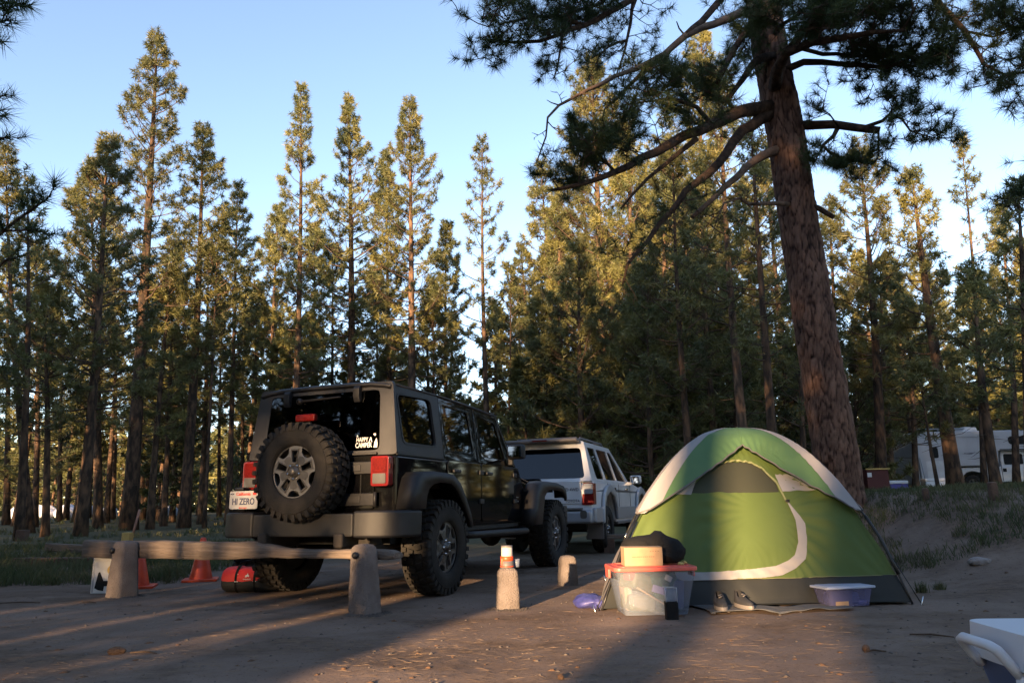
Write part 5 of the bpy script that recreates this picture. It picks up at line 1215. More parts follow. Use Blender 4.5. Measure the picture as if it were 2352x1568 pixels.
for i, (c, d, m, rz, tl) in enumerate([((-.10, -.02, .07), (.20, .20, .11), 'olivec', .2, .1), ((.10, .0, .10), (.18, .2, .17), 'tealc', -.2, .2), ((-.09, .0, .20), (.22, .18, .12), 'olivec', .5, .3), ((.08, -.05, .22), (.16, .14, .10), 'tealc', .4, -.3), ((.17, .0, .12), (.09, .2, .2), 'navyc', 0, .1), ((.03, -.13, .16), (.10, .02, .05), 'lav', 0, .3), ((-.16, -.08, .25), (.07, .08, .05), 'lidred', .4, 0), ((.10, -.12, .235), (.05, .03, .04), 'white', 0, .5), ((-.02, -.10, .115), (.30, .03, .012), 'card', 0, .55), ((.01, .05, .03), (.36, .22, .05), 'tealc', 0, 0), ((-.17, .03, .10), (.06, .2, .16), 'card', 0, -.1)]):
    stuffed('packed_item', 'packet inside the clear bin', c, d, M[m], rz, tl)
b = MB(); P = [[(-.19+.30*i/16, -.148-.006*rc.random()+.004*j, .17-.10*(i/16)-.035*j+.010*rc.random()) for i in range(17)] for j in range(4)]
b.grid(P, False); b.build('crumpled_film', M['crumple'], binr)
zl = bc[2]+.324
x_, y_ = rot((-.075, -.10), bc, rad(3)); cb = thing('cardboard_box', 'small brown cardboard box standing on the coral bin lid', 'box', (x_, y_, zl), rad(2))
b = MB(); b.box((0, 0, .064), (.268, .14, .128)); bx_ = b.build('carton', M['card'], cb, bevel=.003, seg=1)
b = MB()
for k in range(11): b.box((-.075+k*.0145, -.0706, .062), (.0095 if k % 3 else .012, .0008, .004))
for k in range(4): b.box((.05+k*.018, -.0706, .098), (.008, .0008, .0035))
b.build('carton_print', M['cardink'], bx_); b = MB(); b.box((0, -.0705, .126), (.262, .0006, .003)); b.build('carton_seam', M['cardink'], bx_)
# black jacket heap
def heap(name, lab, cat, c, dims, m, seed, rz=0, lumps=.22, group=None):
    bm = bmesh.new(); bmesh.ops.create_icosphere(bm, subdivisions=4, radius=1)
    for v in bm.verts:
        p = v.co.copy(); n = (float(fbm(p.x*1.7+seed, p.y*1.7+p.z*1.3, 3))-.45)*lumps*2+(float(fbm(p.x*5+seed, p.z*5+p.y*3, 2))-.4)*lumps*.35
        q = p*(1+n); v.co = Vector((q.x*dims[0]/2, q.y*dims[1]/2, max(q.z, -.72)*dims[2]/2))
    zmin = min(v.co.z for v in bm.verts)
    for v in bm.verts: v.co.z -= zmin
    me = bpy.data.meshes.new(name); bm.to_mesh(me); bm.free(); me.polygons.foreach_set('use_smooth', [True]*len(me.polygons)); me.materials.append(m)
    o = bpy.data.objects.new(name, me); COL.objects.link(o); o.location = c; o.rotation_euler = (0, 0, rz); return tag(o, lab, cat, group)
jk = MB(); x_, y_ = rot((.035, .045), bc, 0)
prof = [(-.225, .04), (-.235, .10), (-.19, .175), (-.10, .195), (-.01, .205), (.03, .232), (.07, .225), (.11, .195), (.19, .165), (.235, .10), (.225, .03), (.17, .0), (-.20, .0)]
P = []
for j, (sc, yy) in enumerate(((.02, -.105), (.45, -.10), (.80, -.075), (.97, -.035), (1.0, .01), (.95, .055), (.75, .09), (.4, .11), (.02, .115))):
    cx_, cz_ = 0, .095; row = []
    for i in range(52):
        t = i/52*len(prof); a = int(t); f = t-a; p = np.array(prof[a % 13])*(1-f)+np.array(prof[(a+1) % 13])*f
        n = 1+.10*(float(fbm(p[0]*14+j*.5, p[1]*14+3, 3))-.45)*2
        row.append((cx_+(p[0]-cx_)*sc*n, yy+(float(fbm(p[0]*16, p[1]*16+j, 2))-.4)*.03, max(0.002, cz_+(p[1]-cz_)*sc*n)))
    row.append(row[0]); P.append(row)
jk.grid(P); jo = jk.build('jacket', M['blackcloth'], None, normals=False); jo.location = (x_, y_, zl); tag(jo, 'black bundled jacket heaped on the coral bin lid behind the cardboard box', 'jacket')
for dx, dy, lb in ((.20, -.10, 'small orange yellow wrapper at the front right of the coral lid'), (.255, .02, 'small orange yellow wrapper by the right rim of the coral lid')):
    b = MB(); b.lathe([(.002, 0), (.022, .002), (.026, .010), (.012, .022), (.002, .018)], (0, 0, 0), 7, smooth=False)
    x_, y_ = rot((dx, dy), bc, rad(3)); o = b.build('snack_wrapper', M['yellow'], None); o.location = (x_, y_, zl-.006); tag(o, lb, 'wrapper')
# pouch with clear top in front of the bin
cx_, cy_ = 1.03, 5.20; cg = thing('can_holder', 'small black mesh pouch with a clear box on top in front of the bin', 'pouch', (cx_, cy_, gz(cx_, cy_)-.002), rad(4))
b = MB(); b.prism(rrect(-.042, -.03, .042, .03, .012), 0, .115, lambda p, q, t: (p*(1-.04*math.sin(t*30)), q, t)); b.build('pouch', M['blackcloth'], cg, bevel=.004)
b = MB()
for x in (-.042, .036): b.tube([(x, -.028, .11), (x-.002, -.028, .205)], .0016, 5)
b.tube([(-.044, -.028, .205), (.036, -.028, .203)], .0016, 5); b.tube([(-.044, .028, .205), (.036, .028, .203)], .0016, 5); b.build('clear_box_edges', M['sticker'], cg)
b = MB(); b.box((-.003, 0, .158), (.074, .05, .09)); b.build('clear_box', M['binplastic'], cg)
# mat under the door
b = MB(); P = []
mx0, mx1 = 1.30, 2.36
for j in range(9):
    row = []
    for i in range(60):
        u = i/59; v = j/8; x = mx0+(mx1-mx0)*u; yf = 5.30+.16*u; y = yf*(1-v)+5.74*v; x += .02*math.sin(v*5)
        lift = max(0, math.sin(u*18+1.0))*.014*(1-v)**2*(1 if u > .12 else 0)+max(0, math.sin(u*7.3+.2))*.012*(1-v)**3
        row.append((x+(.05*(1-v) if i == 0 else 0), y+.01*math.sin(u*25), gz(x, y)+.012+lift))
    P.append(row)
b.grid(P); mo = b.build('door_mat', M['tarp'], None, solid=.003); tag(mo, 'grey ground mat with a wavy front edge before the tent door', 'mat')
def shoe(loc, rz, lab):
    r = thing('sneaker', lab, 'shoe', loc, rz, 'dark sneakers on the grey mat')
    def outl(s, z): return [(.045*s*math.sin(a)*(1.0 if math.cos(a) < 0 else .9+.1), -.14*s*math.cos(a), z) for a in [i*2*math.pi/24 for i in range(24)]]
    b = MB(); n = 24; rows = [outl(1.0, 0), outl(1.04, .012), outl(1.0, .026)]
    b.grid([q+[q[0]] for q in rows]); b.add(rows[2], [tuple(range(24))]); b.build('sole', M['rubbersole'], r)
    rows = []
    for k, (s, z) in enumerate(((.98, .024), (.97, .045), (.86, .062), (.66, .080), (.50, .092))):
        rows.append([(x*(1 if k < 2 else .95), (y*(1 if k < 2 else 1)+(.0, .0, .018, .045, .062)[k]), zz+(.012*k/4 if y > 0 else -.006*k)) for x, y, zz in outl(s, z)])
    b = MB(); b.grid([q+[q[0]] for q in rows]); b.build('upper', M['shoe'], r)
    b = MB(); b.tube([(-.012, -.03, .077), (.012, -.02, .083), (-.012, -.005, .089), (.012, .01, .094)], .003, 5); b.build('laces', M['rubbersole'], r); return r
shoe((1.43, 5.47, gz(1.43, 5.47)+.020), rad(-8), 'left dark sneaker with a pale sole on the grey mat'); shoe((1.60, 5.50, gz(1.6, 5.5)+.020), rad(6), 'right dark sneaker with a pale sole on the grey mat')
# shallow box with white lid
c_ = gnd(1938, 1392); sb = thing('storage_box', 'low clear purple tinted box with a white lid by the right tent corner', 'storage box', (c_.x+.03, c_.y+.06, gz(c_.x, c_.y)+.004), rad(13))
open_bin(sb, .33, .16, .385, .20, .125, M['binblue'])
b = MB(); b.prism(rrect(-.205, -.11, .205, .11, .02), .123, .138, lambda p, q, t: (p, q, t)); l2 = b.build('lid', M['lidwhite'], sb, bevel=.004); b = MB(); b.prism(rrect(-.18, -.09, .18, .09, .02), .137, .142, lambda p, q, t: (p, q, t)); b.build('lid_top', M['lidwhite'], l2, bevel=.003)
b = MB(); b.box((-.02, 0, .05), (.24, .11, .08)); b.build('packed_item', M['navyc'], sb, bevel=.02); b = MB(); b.box((.12, 0, .02), (.08, .10, .03)); b.build('packed_item', M['lav'], sb, bevel=.01)
b = MB(); b.box((-.075, -.083, .022), (.105, .006, .03)); b.build('paper_label', M['card'], sb)
# blue stuff sack left of the tent
heap('stuff_sack', 'crumpled blue shiny stuff sack on the ground left of the tent corner', 'bag', (.565, 5.90, gz(.565, 5.9)-.01), (.26, .34, .12), M['bluebag'], 21, .3, .30)
# the cooler in the corner
k0 = at(2256, 1448, 2.75); cz0 = gz(2.0, 2.9)
co = thing('cooler', 'large cooler with a white lid and slate blue body at the lower right corner', 'cooler', (k0.x+.525, 2.97, 0), rad(-3))
ch = k0.z-.022
b = MB(); A = rrect(-.29, -.19, .29, .19, .05, 5); B = rrect(-.325, -.215, .325, .215, .05, 5); n = len(A)
b.add([(p, q, .0) for p, q in A]+[(p, q, ch-.13) for p, q in B], [(i, (i+1) % n, n+(i+1) % n, n+i) for i in range(n)], True); b.add([(p, q, ch-.13) for p, q in B], [tuple(range(n))]); b.add([(p, q, 0) for p, q in A], [tuple(range(n))]); b.build('cooler_body', M['coolblue'], co)
b = MB(); L1 = rrect(-.345, -.235, .345, .235, .07, 6); 
b.prism(L1, ch-.135, ch-.005, lambda p, q, t: (p*(1-.10*(t-ch+.135)), q*(1-.22*(t-ch+.135)/.13*.35), t)); li = b.build('lid', M['coolwhite'], co, bevel=.030, seg=5)
b = MB(); b.prism(rrect(-.10, -.13, .34, .20, .06, 6), ch-.008, ch+.016, lambda p, q, t: (p, q, t), [rrect(.02, -.05, .26, .12, .05, 6)]); b.build('lid_boss', M['coolwhite'], li, bevel=.010, seg=3)
b = MB(); b.prism(rrect(-.235, ch-.125, .0, ch-.035, .035, 5), .0, .018, lambda p, q, t: (p, -.222-t+.0, q)); b.build('latch_recess', M['coolwhite'], li, bevel=.008, seg=3)
b = MB(); b.prism(rrect(-.095, ch-.112, .22, ch-.045, .02, 5), .0, .030, lambda p, q, t: (p, -.225-t, q)); b.build('latch', M['coolwhite'], li, bevel=.008, seg=3)
b = MB(); b.box((0, -.238, ch-.142), (.60, .012, .014)); b.build('lid_groove', M['dark'], li, bevel=.004)
b = MB(); b.tube([(-.335, -.13, ch-.16), (-.365, -.13, ch-.12), (-.405, -.125, ch-.065), (-.412, -.09, ch-.055), (-.412, .09, ch-.055), (-.405, .125, ch-.065), (-.365, .13, ch-.12), (-.335, .13, ch-.16)], .019, 12); b.tube([(-.335, -.13, ch-.15), (-.335, -.13, ch-.28)], .022, 12); b.build('handle', M['coolwhite'], co)
b = MB(); b.prism(rrect(-.05, ch-.22, .32, ch-.17, .015), 0, .012, lambda p, q, t: (p, -.205-t, q)); b.build('body_rib', M['coolblue'], co, bevel=.005)

# ------------------------------------------------------------------ rail barrier, posts, cones, bags
P1 = Vector((-3.59, 7.06, 0)); P2 = Vector((-1.10, 5.74, 0)); dv = (P2-P1).normalized(); nv = Vector((dv.y, -dv.x, 0))   # nv points to the camera
fa = math.atan2(dv.y, dv.x)
fb = thing('rail_barrier', 'weathered wooden rail bolted to two stubby concrete posts behind the black car', 'fence', P1, fa)
Lp = (P2-P1).length
def post(name, c, w0, w1, h, parent=None, lean=(0, 0), seed=1, rz=0, m=None, chamf=.035):
    A = rrect(-w0/2, -w0/2, w0/2, w0/2, .03, 3); b = MB(); rows = []; r = random.Random(seed)
    zs_ = [-.12]+[h*i/10 for i in range(11)]+[h+.02, h+.028]
    for z in zs_:
        t = max(0, min(1, z/h)); s = (w0+(w1-w0)*t)/w0
        if z > h: s *= .72 if z < h+.025 else .30
        elif z >= h*.99: s *= .95
        rows.append([(p*s+lean[0]*z+r.uniform(-.003, .003), q*s+lean[1]*z+r.uniform(-.003, .003), z) for p, q in A])
    b.grid([q+[q[0]] for q in rows]); b.add(rows[-1], [tuple(range(len(A)))])
    o = b.build(name, m or M['concrete'], parent); 
    if parent is None: o.location = c; o.rotation_euler = (0, 0, rz)
    else:
        for v in o.data.vertices: v.co += Vector(c)
    return o
post('post', (0, -.0, gz(P1.x, P1.y)), .210, .160, .47, fb, (-.02, 0), 3)
post('post', (Lp-.02, -.0, gz(P2.x, P2.y)), .190, .150, .47, fb, (-.055, 0), 4)
b = MB(); n_ = 60; rows = []
for i in range(n_+1):
    t = i/n_; x = -.80+(Lp+.96)*t; zt = .488+.003*math.sin(x*5)+.002*math.sin(x*23); 
    if x > Lp*.55: zt -= .050*float(sm(np.array((x-Lp*.50)/.55)))
    zb2 = .335+.004*math.sin(x*3)+.002*math.sin(x*19)+(.035*float(sm(np.array((x-Lp*.3)/.9))))
    yf, yb = .090, .215
    e = .012
    if x > Lp+.12: zt -= .02; zb2 += .012
    rows.append([(x, yf+e, zb2), (x, yf, zb2+e), (x, yf-.003*math.sin(x*15), (zb2+zt)/2), (x, yf, zt-e), (x, yf+e, zt), (x, (yf+yb)/2, zt+.005), (x, yb-e, zt), (x, yb, zt-e), (x, yb, zb2+e), (x, yb-e, zb2)])
b.grid([q+[q[0]] for q in rows]); b.add(rows[0], [tuple(range(10))]); b.add(rows[-1], [tuple(range(10))]); b.build('rail', M['beam'], fb)
for x in (-.055, Lp-.045):
    b = MB(); b.lathe([(.026, -.105), (.026, -.118), (.018, -.13), (.002, -.132)], (x, 0, .415), 8, None); o = b.build('bolt', M['flare'], fb)
    for v in o.data.vertices:
        c = v.co-Vector((x, 0, .415)); v.co = Vector((x+c.x, c.z+.012, .415+c.y))
p3 = post('concrete_post', (-.065, 5.88, gz(-.065, 5.88)), .175, .150, .275, None, (0, 0), 6, .1); tag(p3, 'short concrete post with a camping lantern on top right of the black car', 'post')
p4 = post('concrete_post', (.50, 7.50, gz(.50, 7.5)), .175, .150, .25, None, (0, 0), 7, .2); tag(p4, 'low concrete post between the black car and the tent', 'post')
c = gnd(1412, 1269); p5 = thing('log_rail', 'low wooden rail on stubs half hidden behind the left of the tent', 'fence', (c.x-.08, c.y, 0), -.15)
b = MB(); b.box((.0, 0, .10), (.17, .17, .22)); b.box((2.2, 0, .10), (.17, .17, .22)); b.build('post', M['brownpost'], p5, bevel=.012); b = MB(); b.box((1.1, .0, .245), (2.9, .16, .07)); b.build('rail', M['beam'], p5, bevel=.012)
# lantern
zz = gz(-.065, 5.88)+.30; ln = thing('camping_lantern', 'small camping lantern with white globe and orange band on the concrete post', 'lantern', (-.068, 5.88, zz))
MB().lathe([(.002, 0), (.052, 0), (.052, .004), (.050, .048), (.046, .05), (.002, .05)], n=24).build('base', M['greytrim'], ln)
MB().lathe([(.052, .006), (.0535, .006), (.0535, .014), (.052, .014)], n=24).build('orange_ring', M['orange'], ln)
MB().lathe([(.048, .05), (.050, .052), (.049, .082), (.046, .084), (.0, .084)], n=24).build('orange_band', M['orange'], ln)
MB().lathe([(.043, .084), (.044, .09), (.042, .150), (.0, .150)], n=24).build('globe', M['lantglass'], ln)
MB().lathe([(.044, .150), (.045, .153), (.043, .162), (.0, .164)], n=24).build('cap', M['greytrim'], ln)
b = MB(); b.box((-.035, -.034, .045), (.022, .012, .05)); b.build('switch', M['orange'], ln, bevel=.003)
gl_ = MB().lathe([(.002, 0), (.022, 0), (.026, .06), (.024, .06), (.020, .004)], n=16).build('drinking_glass', M['binplastic'], None); gl_.location = (.005, 5.93, zz-.002); tag(gl_, 'tiny clear glass behind the lantern on the concrete post', 'glass')
# traffic cones
def cone(x, y, lab):
    r = thing('traffic_cone', lab, 'traffic cone', (x, y, gz(x, y)), .3, 'orange traffic cones by the wooden rail')
    MB().lathe([(.125, .02), (.118, .04), (.028, .455), (.024, .46), (.018, .455), (.10, .04)], n=28).build('cone_body', M['orange'], r)
    b = MB(); b.prism(rrect(-.18, -.18, .18, .18, .03), 0, .024, lambda p, q, t: (p, q, t)); b.build('cone_base', M['orange'], r, bevel=.006); return r
c = gnd(450, 1336); cone(c.x, c.y+.12, 'orange traffic cone under the middle of the wooden rail')
c = gnd(302, 1350); cone(c.x, c.y+.10, 'orange traffic cone mostly hidden behind the left concrete post')
# duffel
dc = gnd(552, 1362); df = thing('duffel_bag', 'red and black duffel bag on the ground under the rail behind the black car', 'bag', (dc.x+.06, dc.y+.17, gz(dc.x, dc.y)-.005), rad(2))
def bagsec(s, y0=1): return None
rows = []; nL = 24
for i in range(nL+1):
    t = i/nL; x = -.26+.52*t; e = (1-abs(2*t-1)**6)**.5*.18+.82
    sec = []
    for k in range(28):
        a = 2*math.pi*k/28-math.pi/2; ca, sa_ = math.cos(a), math.sin(a)
        yy = .155*e*(abs(ca)**.7)*(1 if ca > 0 else -1); zz_ = .115*e*(abs(sa_)**.75)*(1 if sa_ > 0 else -1)+.118
        zz_ += (float(fbm(x*9+3, yy*11, 3))-.45)*.035*(1 if zz_ > .1 else .2); sec.append((x+(float(fbm(yy*9, zz_*9, 2))-.4)*.01, yy+(float(fbm(x*12, zz_*8+5, 2))-.45)*.02, max(0.0, zz_)))
    rows.append(sec)
def bagpart(name, m, sel, grow=0):
    b = MB(); R2 = [q+[q[0]] for q in rows]
    for i in range(len(R2)-1):
        for j in range(28):
            v = [R2[i][j], R2[i][j+1], R2[i+1][j+1], R2[i+1][j]]; c = Vector((0, 0, 0))
            for q in v: c += Vector(q)/4
            if sel(c, i):
                vs = []
                for q in v:
                    d = Vector((0, q[1], q[2]-.118)); vs.append(Vector(q)+(d.normalized()*grow if d.length > 0 else d))
                b.add(vs, [(0, 1, 2, 3)], True)
    return b
bp_ = bagpart('x', None, lambda c, i: c.z > .105); o = bp_.build('bag_top', M['bagred'], df)
bp_ = bagpart('x', None, lambda c, i: c.z <= .105); bp_.add(rows[0], [tuple(range(28))]); bp_.add(rows[-1], [tuple(range(28))]); bp_.build('bag_base', M['blackstuff'], df)
for i0 in (6, 14):
    bagpart('x', None, lambda c, i: i == i0, .006).build('strap', M['blackcloth'], df)
b = MB(); b.tube([(-.12, -.10, .225), (-.10, -.09, .275), (.0, -.04, .29), (.09, -.09, .265), (.10, -.11, .22)], .010, 8); b.tube([(-.12, .10, .225), (-.09, .06, .28), (.04, .02, .285), (.10, .10, .22)], .010, 8); b.build('grab_handle', M['blackcloth'], df)
b = MB()
for x in (-.115, .053):
    for z in (.110, .175): b.box((x, -.160 if z < .15 else -.145, z), (.03, .005, .006))
b.build('buckle', M['sticker'], df)
b = MB(); b.prism([(-.036, .150), (-.030, .166), (-.020, .168), (-.014, .184), (-.006, .166), (.004, .160), (-.004, .148), (-.010, .156), (-.022, .148)], .001, .003, lambda p, q, t: (p, -.158-t+(q-.15)*.45, q)); b.build('bag_emblem', M['sticker'], df)
text('WALLACE', .016, M['sticker'], df, Matrix.Translation((-.016, -.168, .130)) @ Matrix.Rotation(rad(82), 4, 'X'), 'bag_lettering', .0005)
# black item lying on the duffel
b = MB(); b.prism(rrect(-.11, -.05, .13, .06, .02), 0, .035, lambda p, q, t: (p, q, t)); o = b.build('camera_case', M['blackcloth'], None, bevel=.01); o.location = (dc.x-.09, dc.y+.36, gz(dc.x, dc.y)+.265); o.rotation_euler = (0, 0, .1); tag(o, 'flat black pouch lying on the back of the red duffel', 'case')
st = MB(); st.box((0, 0, .13), (.26, .16, .26)); o = st.build('gear_crate', M['blackstuff'], None, bevel=.02); o.location = (dc.x-.09, dc.y+.42, gz(dc.x, dc.y)); tag(o, 'black gear box standing behind the red duffel', 'box')
# open carton beside the left post, with firewood and a long handled shovel behind it
c = gnd(232, 1361); sx_ = thing('printed_carton', 'white and blue printed carton standing behind the left concrete post', 'box', (c.x, c.y+.14, gz(c.x, c.y)), rad(4))
b = MB(); hh = .33
for (x, y, dx, dy) in ((0, -.12, .235, .006), (0, .12, .235, .006), (-.115, 0, .006, .24), (.115, 0, .006, .24)): b.box((x, y, hh/2), (dx, dy, hh))
b.build('carton_sides', M['sticker'], sx_)
FQ = lambda p, q, t: (p, -.1235-t, q)
MB().prism([(-.085, .05), (-.06, .19), (-.045, .20), (-.005, .115), (.035, .115), (.035, .065), (.005, .065), (.0, .0205), (-.05, .03)], 0, .0012, FQ).build('carton_print', M['blackcloth'], sx_)
MB().prism([(.045, .02), (.11, .02), (.11, .15), (.075, .13), (.045, .13)], 0, .001, FQ).build('carton_print', M['coolpurple'], sx_)
MB().prism([(-.112, .01), (-.095, .01), (-.095, .30), (-.112, .30)], 0, .001, FQ).build('carton_print', M['silver'], sx_)
MB().prism(circ(.065, .215, .045, 14), 0, .0012, FQ).build('carton_print', M['yellow'], sx_)
for i, (dx, dy, r_, h_) in enumerate(((-.04, .0, .05, .40), (.05, .03, .045, .36), (.03, -.06, .03, .37))):
    o = MB().lathe([(.002, 0), (r_, 0), (r_*1.02, h_*.5), (r_*.97, h_), (.002, h_)], n=9, smooth=False).build('firewood_log', M['yellow'] if i == 0 else M['handle'], None); x_, y_ = rot((dx, dy), (c.x, c.y+.14), rad(4)); o.location = (x_, y_, gz(c.x, c.y)+.01); o.rotation_euler = (rad(2), rad(2*i-2), 0)
    tag(o, ('yellow split log standing upright in the printed carton', 'dark reddish log leaning in the back of the printed carton', 'thin stick of firewood at the front of the printed carton')[i], 'log', 'firewood in the printed carton')
w_ = at(293, 1236, 8.0); o = MB().lathe([(.002, 0), (.062, 0), (.06, .30), (.057, .545), (.002, .55)], n=7, smooth=False).build('wood_stake', M['yellow'], None); o.location = (w_.x, 8.0, 0); tag(o, 'thick yellow cut log standing behind the rail, its top just showing', 'log')
w_ = at(305, 1240, 8.2); sh = thing('shovel', 'long wooden handled tool leaning behind the left end of the rail', 'tool', (w_.x, 8.2, 0))
b = MB(); b.tube([(-.03, 0, .40), (.045, .0, .78)], .013, 8); b.build('handle', M['handle'], sh); b = MB(); b.tube([(-.06, 0, .22), (-.03, 0, .42)], .019, 8); b.box((-.08, 0, .12), (.17, .02, .25), top=(1, 1)); b.build('blade', M['flare'], sh)
# old rails, stumps and posts on the left
def rail(a, b_, z0, z1, w, m, name, lab, cat='fence', posts=()):
    A = Vector(a); Bv = Vector(b_); d = Bv-A; r = thing(name, lab, cat, (A.x, A.y, 0), math.atan2(d.y, d.x)); L = d.length; zt = tz(A.x, A.y)
    q = MB(); q.box((L/2, 0, (z0+z1)/2+zt), (L, w, z1-z0)); q.build('rail', m, r, bevel=.015)
    for x in posts: q = MB(); q.box((x, .06, zt+z0/2+.02), (.2, .15, z0+.18)); q.build('post', M['brownpost'], r, bevel=.015)
    return r
a = at(114, 1244, 14.5); c = at(405, 1262, 11.6); rail((a.x, 14.5, 0), (c.x, 11.6, 0), .06, .20, .16, M['beam'], 'log_rail', 'long grey wooden rail lying low across the left behind the barrier', posts=(.6, 3.0))
a = at(38, 1276, 11.6); c = at(330, 1270, 11.2); rail((a.x, 11.6, 0), (c.x, 11.2, 0), -.02, .11, .14, M['brownpost'], 'log_rail', 'dark low log edging the grass at the far left')
def stump(px, py0, py1, wpx, Y, lab, m='brownpost'):
    a = gnd(px, py1); Y = a.y; t = at(px, py0, Y); w_ = wpx*Y/FPX; q = MB(); q.box((0, 0, (t.z-a.z)/2), (w_, w_, t.z-a.z+.04)); o = q.build('wooden_post', M[m], None, bevel=.02); o.location = (a.x, a.y, a.z); return tag(o, lab, 'post', 'short wooden posts along the campsite edges')
stump(32+18, 1218, 1242, 20, 0, 'dark square wooden post at the far left before the trees'); stump(716, 1250-14, 1258, 20, 0, 'small brown post seen below the left bumper corner of the black car')
stump(2128, 1124, 1148, 13, 0, 'brown wooden post left of the white cooler by the camper'); stump(2284, 1110, 1147, 17, 0, 'brown wooden post in front of the camper wheel'); 
# rock
c = gnd(2250, 1292); o = heap('rock', 'pale flat rock on the dirt right of the tent', 'rock', (c.x, c.y, gz(c.x, c.y)-.02), (.22, .14, .09), M['rock'], 5, .2, .25)
# camp things by the camper
c = Vector((at(2062, 1142, 27).x, 27, 0)); c.z = tz(c.x, c.y); 
fc = thing('cooler', 'blue cooler with a white lid on the ground left of the camper', 'cooler', (c.x, c.y, c.z), .05)
b = MB(); b.box((0, 0, .17), (.68, .38, .34)); b.build('cooler_body', M['coolpurple'], fc, bevel=.03); b = MB(); b.box((0, 0, .40), (.70, .40, .12)); b.build('lid', M['coolwhite'], fc, bevel=.03)
p_ = at(2157, 1134, 31); fc = thing('cooler', 'long white cooler beside the thick trunk by the camper', 'cooler', (p_.x, 31, tz(p_.x, 31)), -.05)
b = MB(); b.box((0, 0, .24), (1.15, .45, .44)); b.build('cooler_body', M['coolwhite'], fc, bevel=.04); b = MB(); b.box((0, 0, .52), (1.20, .49, .12)); b.build('lid', M['coolwhite'], fc, bevel=.03)
p_ = at(2013, 1140, 25); fc = thing('bear_box', 'dark rusty bear box with a yellow front edge behind the tent, left of the camper', 'locker', (p_.x, 25, tz(p_.x, 25)), .05)
b = MB(); b.box((0, 0, .40), (.75, .5, .80)); b.build('locker_body', M['darkred'], fc, bevel=.02); b = MB(); b.box((0, -.28, .81), (.80, .06, .04)); b.build('yellow_edge', M['yellow'], fc); b = MB(); b.box((-.28, -.255, .62), (.14, .01, .14)); b.build('paper_label', M['sticker'], fc)
# pale sheeted tents far away on the left
for i, (x0, x1, y0, y1, lab) in enumerate([(22, 60, 1166, 1186, 'white dome tent far off at the left edge between trunks'), (66, 122, 1162, 1186, 'white draped shelter far off, first from the left edge with a sagging top'), (130, 172, 1161, 1186, 'large white tarpaulin mound far off between the dark trunks at left'), (196, 212, 1162, 1183, 'sliver of a white tarpaulin between two dark trunks'), (238, 264, 1164, 1181, 'small white sheeted mound left of the tallest trunk'), (318, 338, 1167, 1180, 'small white sheeted mound right of the tallest trunk'), (382, 404, 1162, 1178, 'small white sheeted mound furthest right of the far camp')]):
    Y = 58; a = at((x0+x1)/2, y1, Y); z = tz(a.x, Y); t = at((x0+x1)/2, y0, Y); W_ = (x1-x0)*Y/FPX
    heap('white_tarp', lab, 'tarpaulin', (a.x, Y, z-.1), (W_*1.05, 1.6, (t.z-z+.1)*1.3), M['whitetarp'], 30+i*3, 0, .28, 'white sheeted shapes in the far camp')

# ------------------------------------------------------------------ loose stuff on the ground
nr = np.random.RandomState(9)
def scatter_xy(n, y0, y1, f=.80):
    y = y0+(y1-y0)*nr.rand(n)**1.25; x = (nr.rand(n)*2-1)*(y*f+.5); return x, y
n = 26000; x, y = scatter_xy(n, 2.4, 15)
keep = (fbm(x*.9+3, y*.9, 4) > .40+.12*nr.rand(n)) | (nr.rand(n) < .12); x, y = x[keep], y[keep]; n = len(x)
z = terrain(x, y)+bumps(x, y)+.005; a = nr.rand(n)*math.pi; a = np.where(nr.rand(n) < .5, a, nr.randn(n)*.5); L = .015+.04*nr.rand(n); dx, dy = np.cos(a)*L, np.sin(a)*L; w_ = .0007+.0009*nr.rand(n)
px, py = -np.sin(a)*w_, np.cos(a)*w_; dz = (nr.rand(n)-.4)*.003
V = np.stack([np.stack([x-dx-px, y-dy-py, z], 1), np.stack([x-dx+px, y-dy+py, z], 1), np.stack([x+dx*.1+px, y+dy*.1+py, z+.0012], 1), np.stack([x+dx, y+dy, z+dz], 1)], 1).reshape(-1, 3)
o = npmesh('needle_litter', V, np.arange(len(V)).reshape(-1, 4), M['litter']); tag(o, 'brown dry pine needles scattered over the dirt', 'pine needles', kind='stuff')
def blobs(name, n, y0, y1, s0, s1, m, lab, cat, flat=.6):
    x, y = scatter_xy(n, y0, y1); z = terrain(x, y)+bumps(x, y); s = s0+(s1-s0)*nr.rand(n)**3
    base = np.array([(1, 0, 0), (-1, 0, 0), (0, 1, 0), (0, -1, 0), (0, 0, 1), (0, 0, -1)], float); F = np.array([(0, 2, 4), (2, 1, 4), (1, 3, 4), (3, 0, 4), (2, 0, 5), (1, 2, 5), (3, 1, 5), (0, 3, 5)])
    B = base[None]*(.6+.8*nr.rand(n, 6, 1))*s[:, None, None]; B[:, :, 2] *= flat; th = nr.rand(n)*6.28; c, s_ = np.cos(th), np.sin(th)
    X = B[:, :, 0]*c[:, None]-B[:, :, 1]*s_[:, None]+x[:, None]; Y = B[:, :, 0]*s_[:, None]+B[:, :, 1]*c[:, None]+y[:, None]; Z = B[:, :, 2]+z[:, None]
    V = np.stack([X, Y, Z], 2).reshape(-1, 3); T = (F[None]+6*np.arange(n)[:, None, None]).reshape(-1, 3); o = npmesh(name, V, T, m); return tag(o, lab, cat, kind='stuff')
blobs('pebbles', 3800, 2.4, 12, .003, .016, M['pebble'], 'small stones and clods strewn on the dirt', 'pebbles')
blobs('bark_chips', 900, 2.4, 12, .006, .028, M['conebrown'], 'bits of bark and cone scattered on the dirt', 'bark chips', .35)
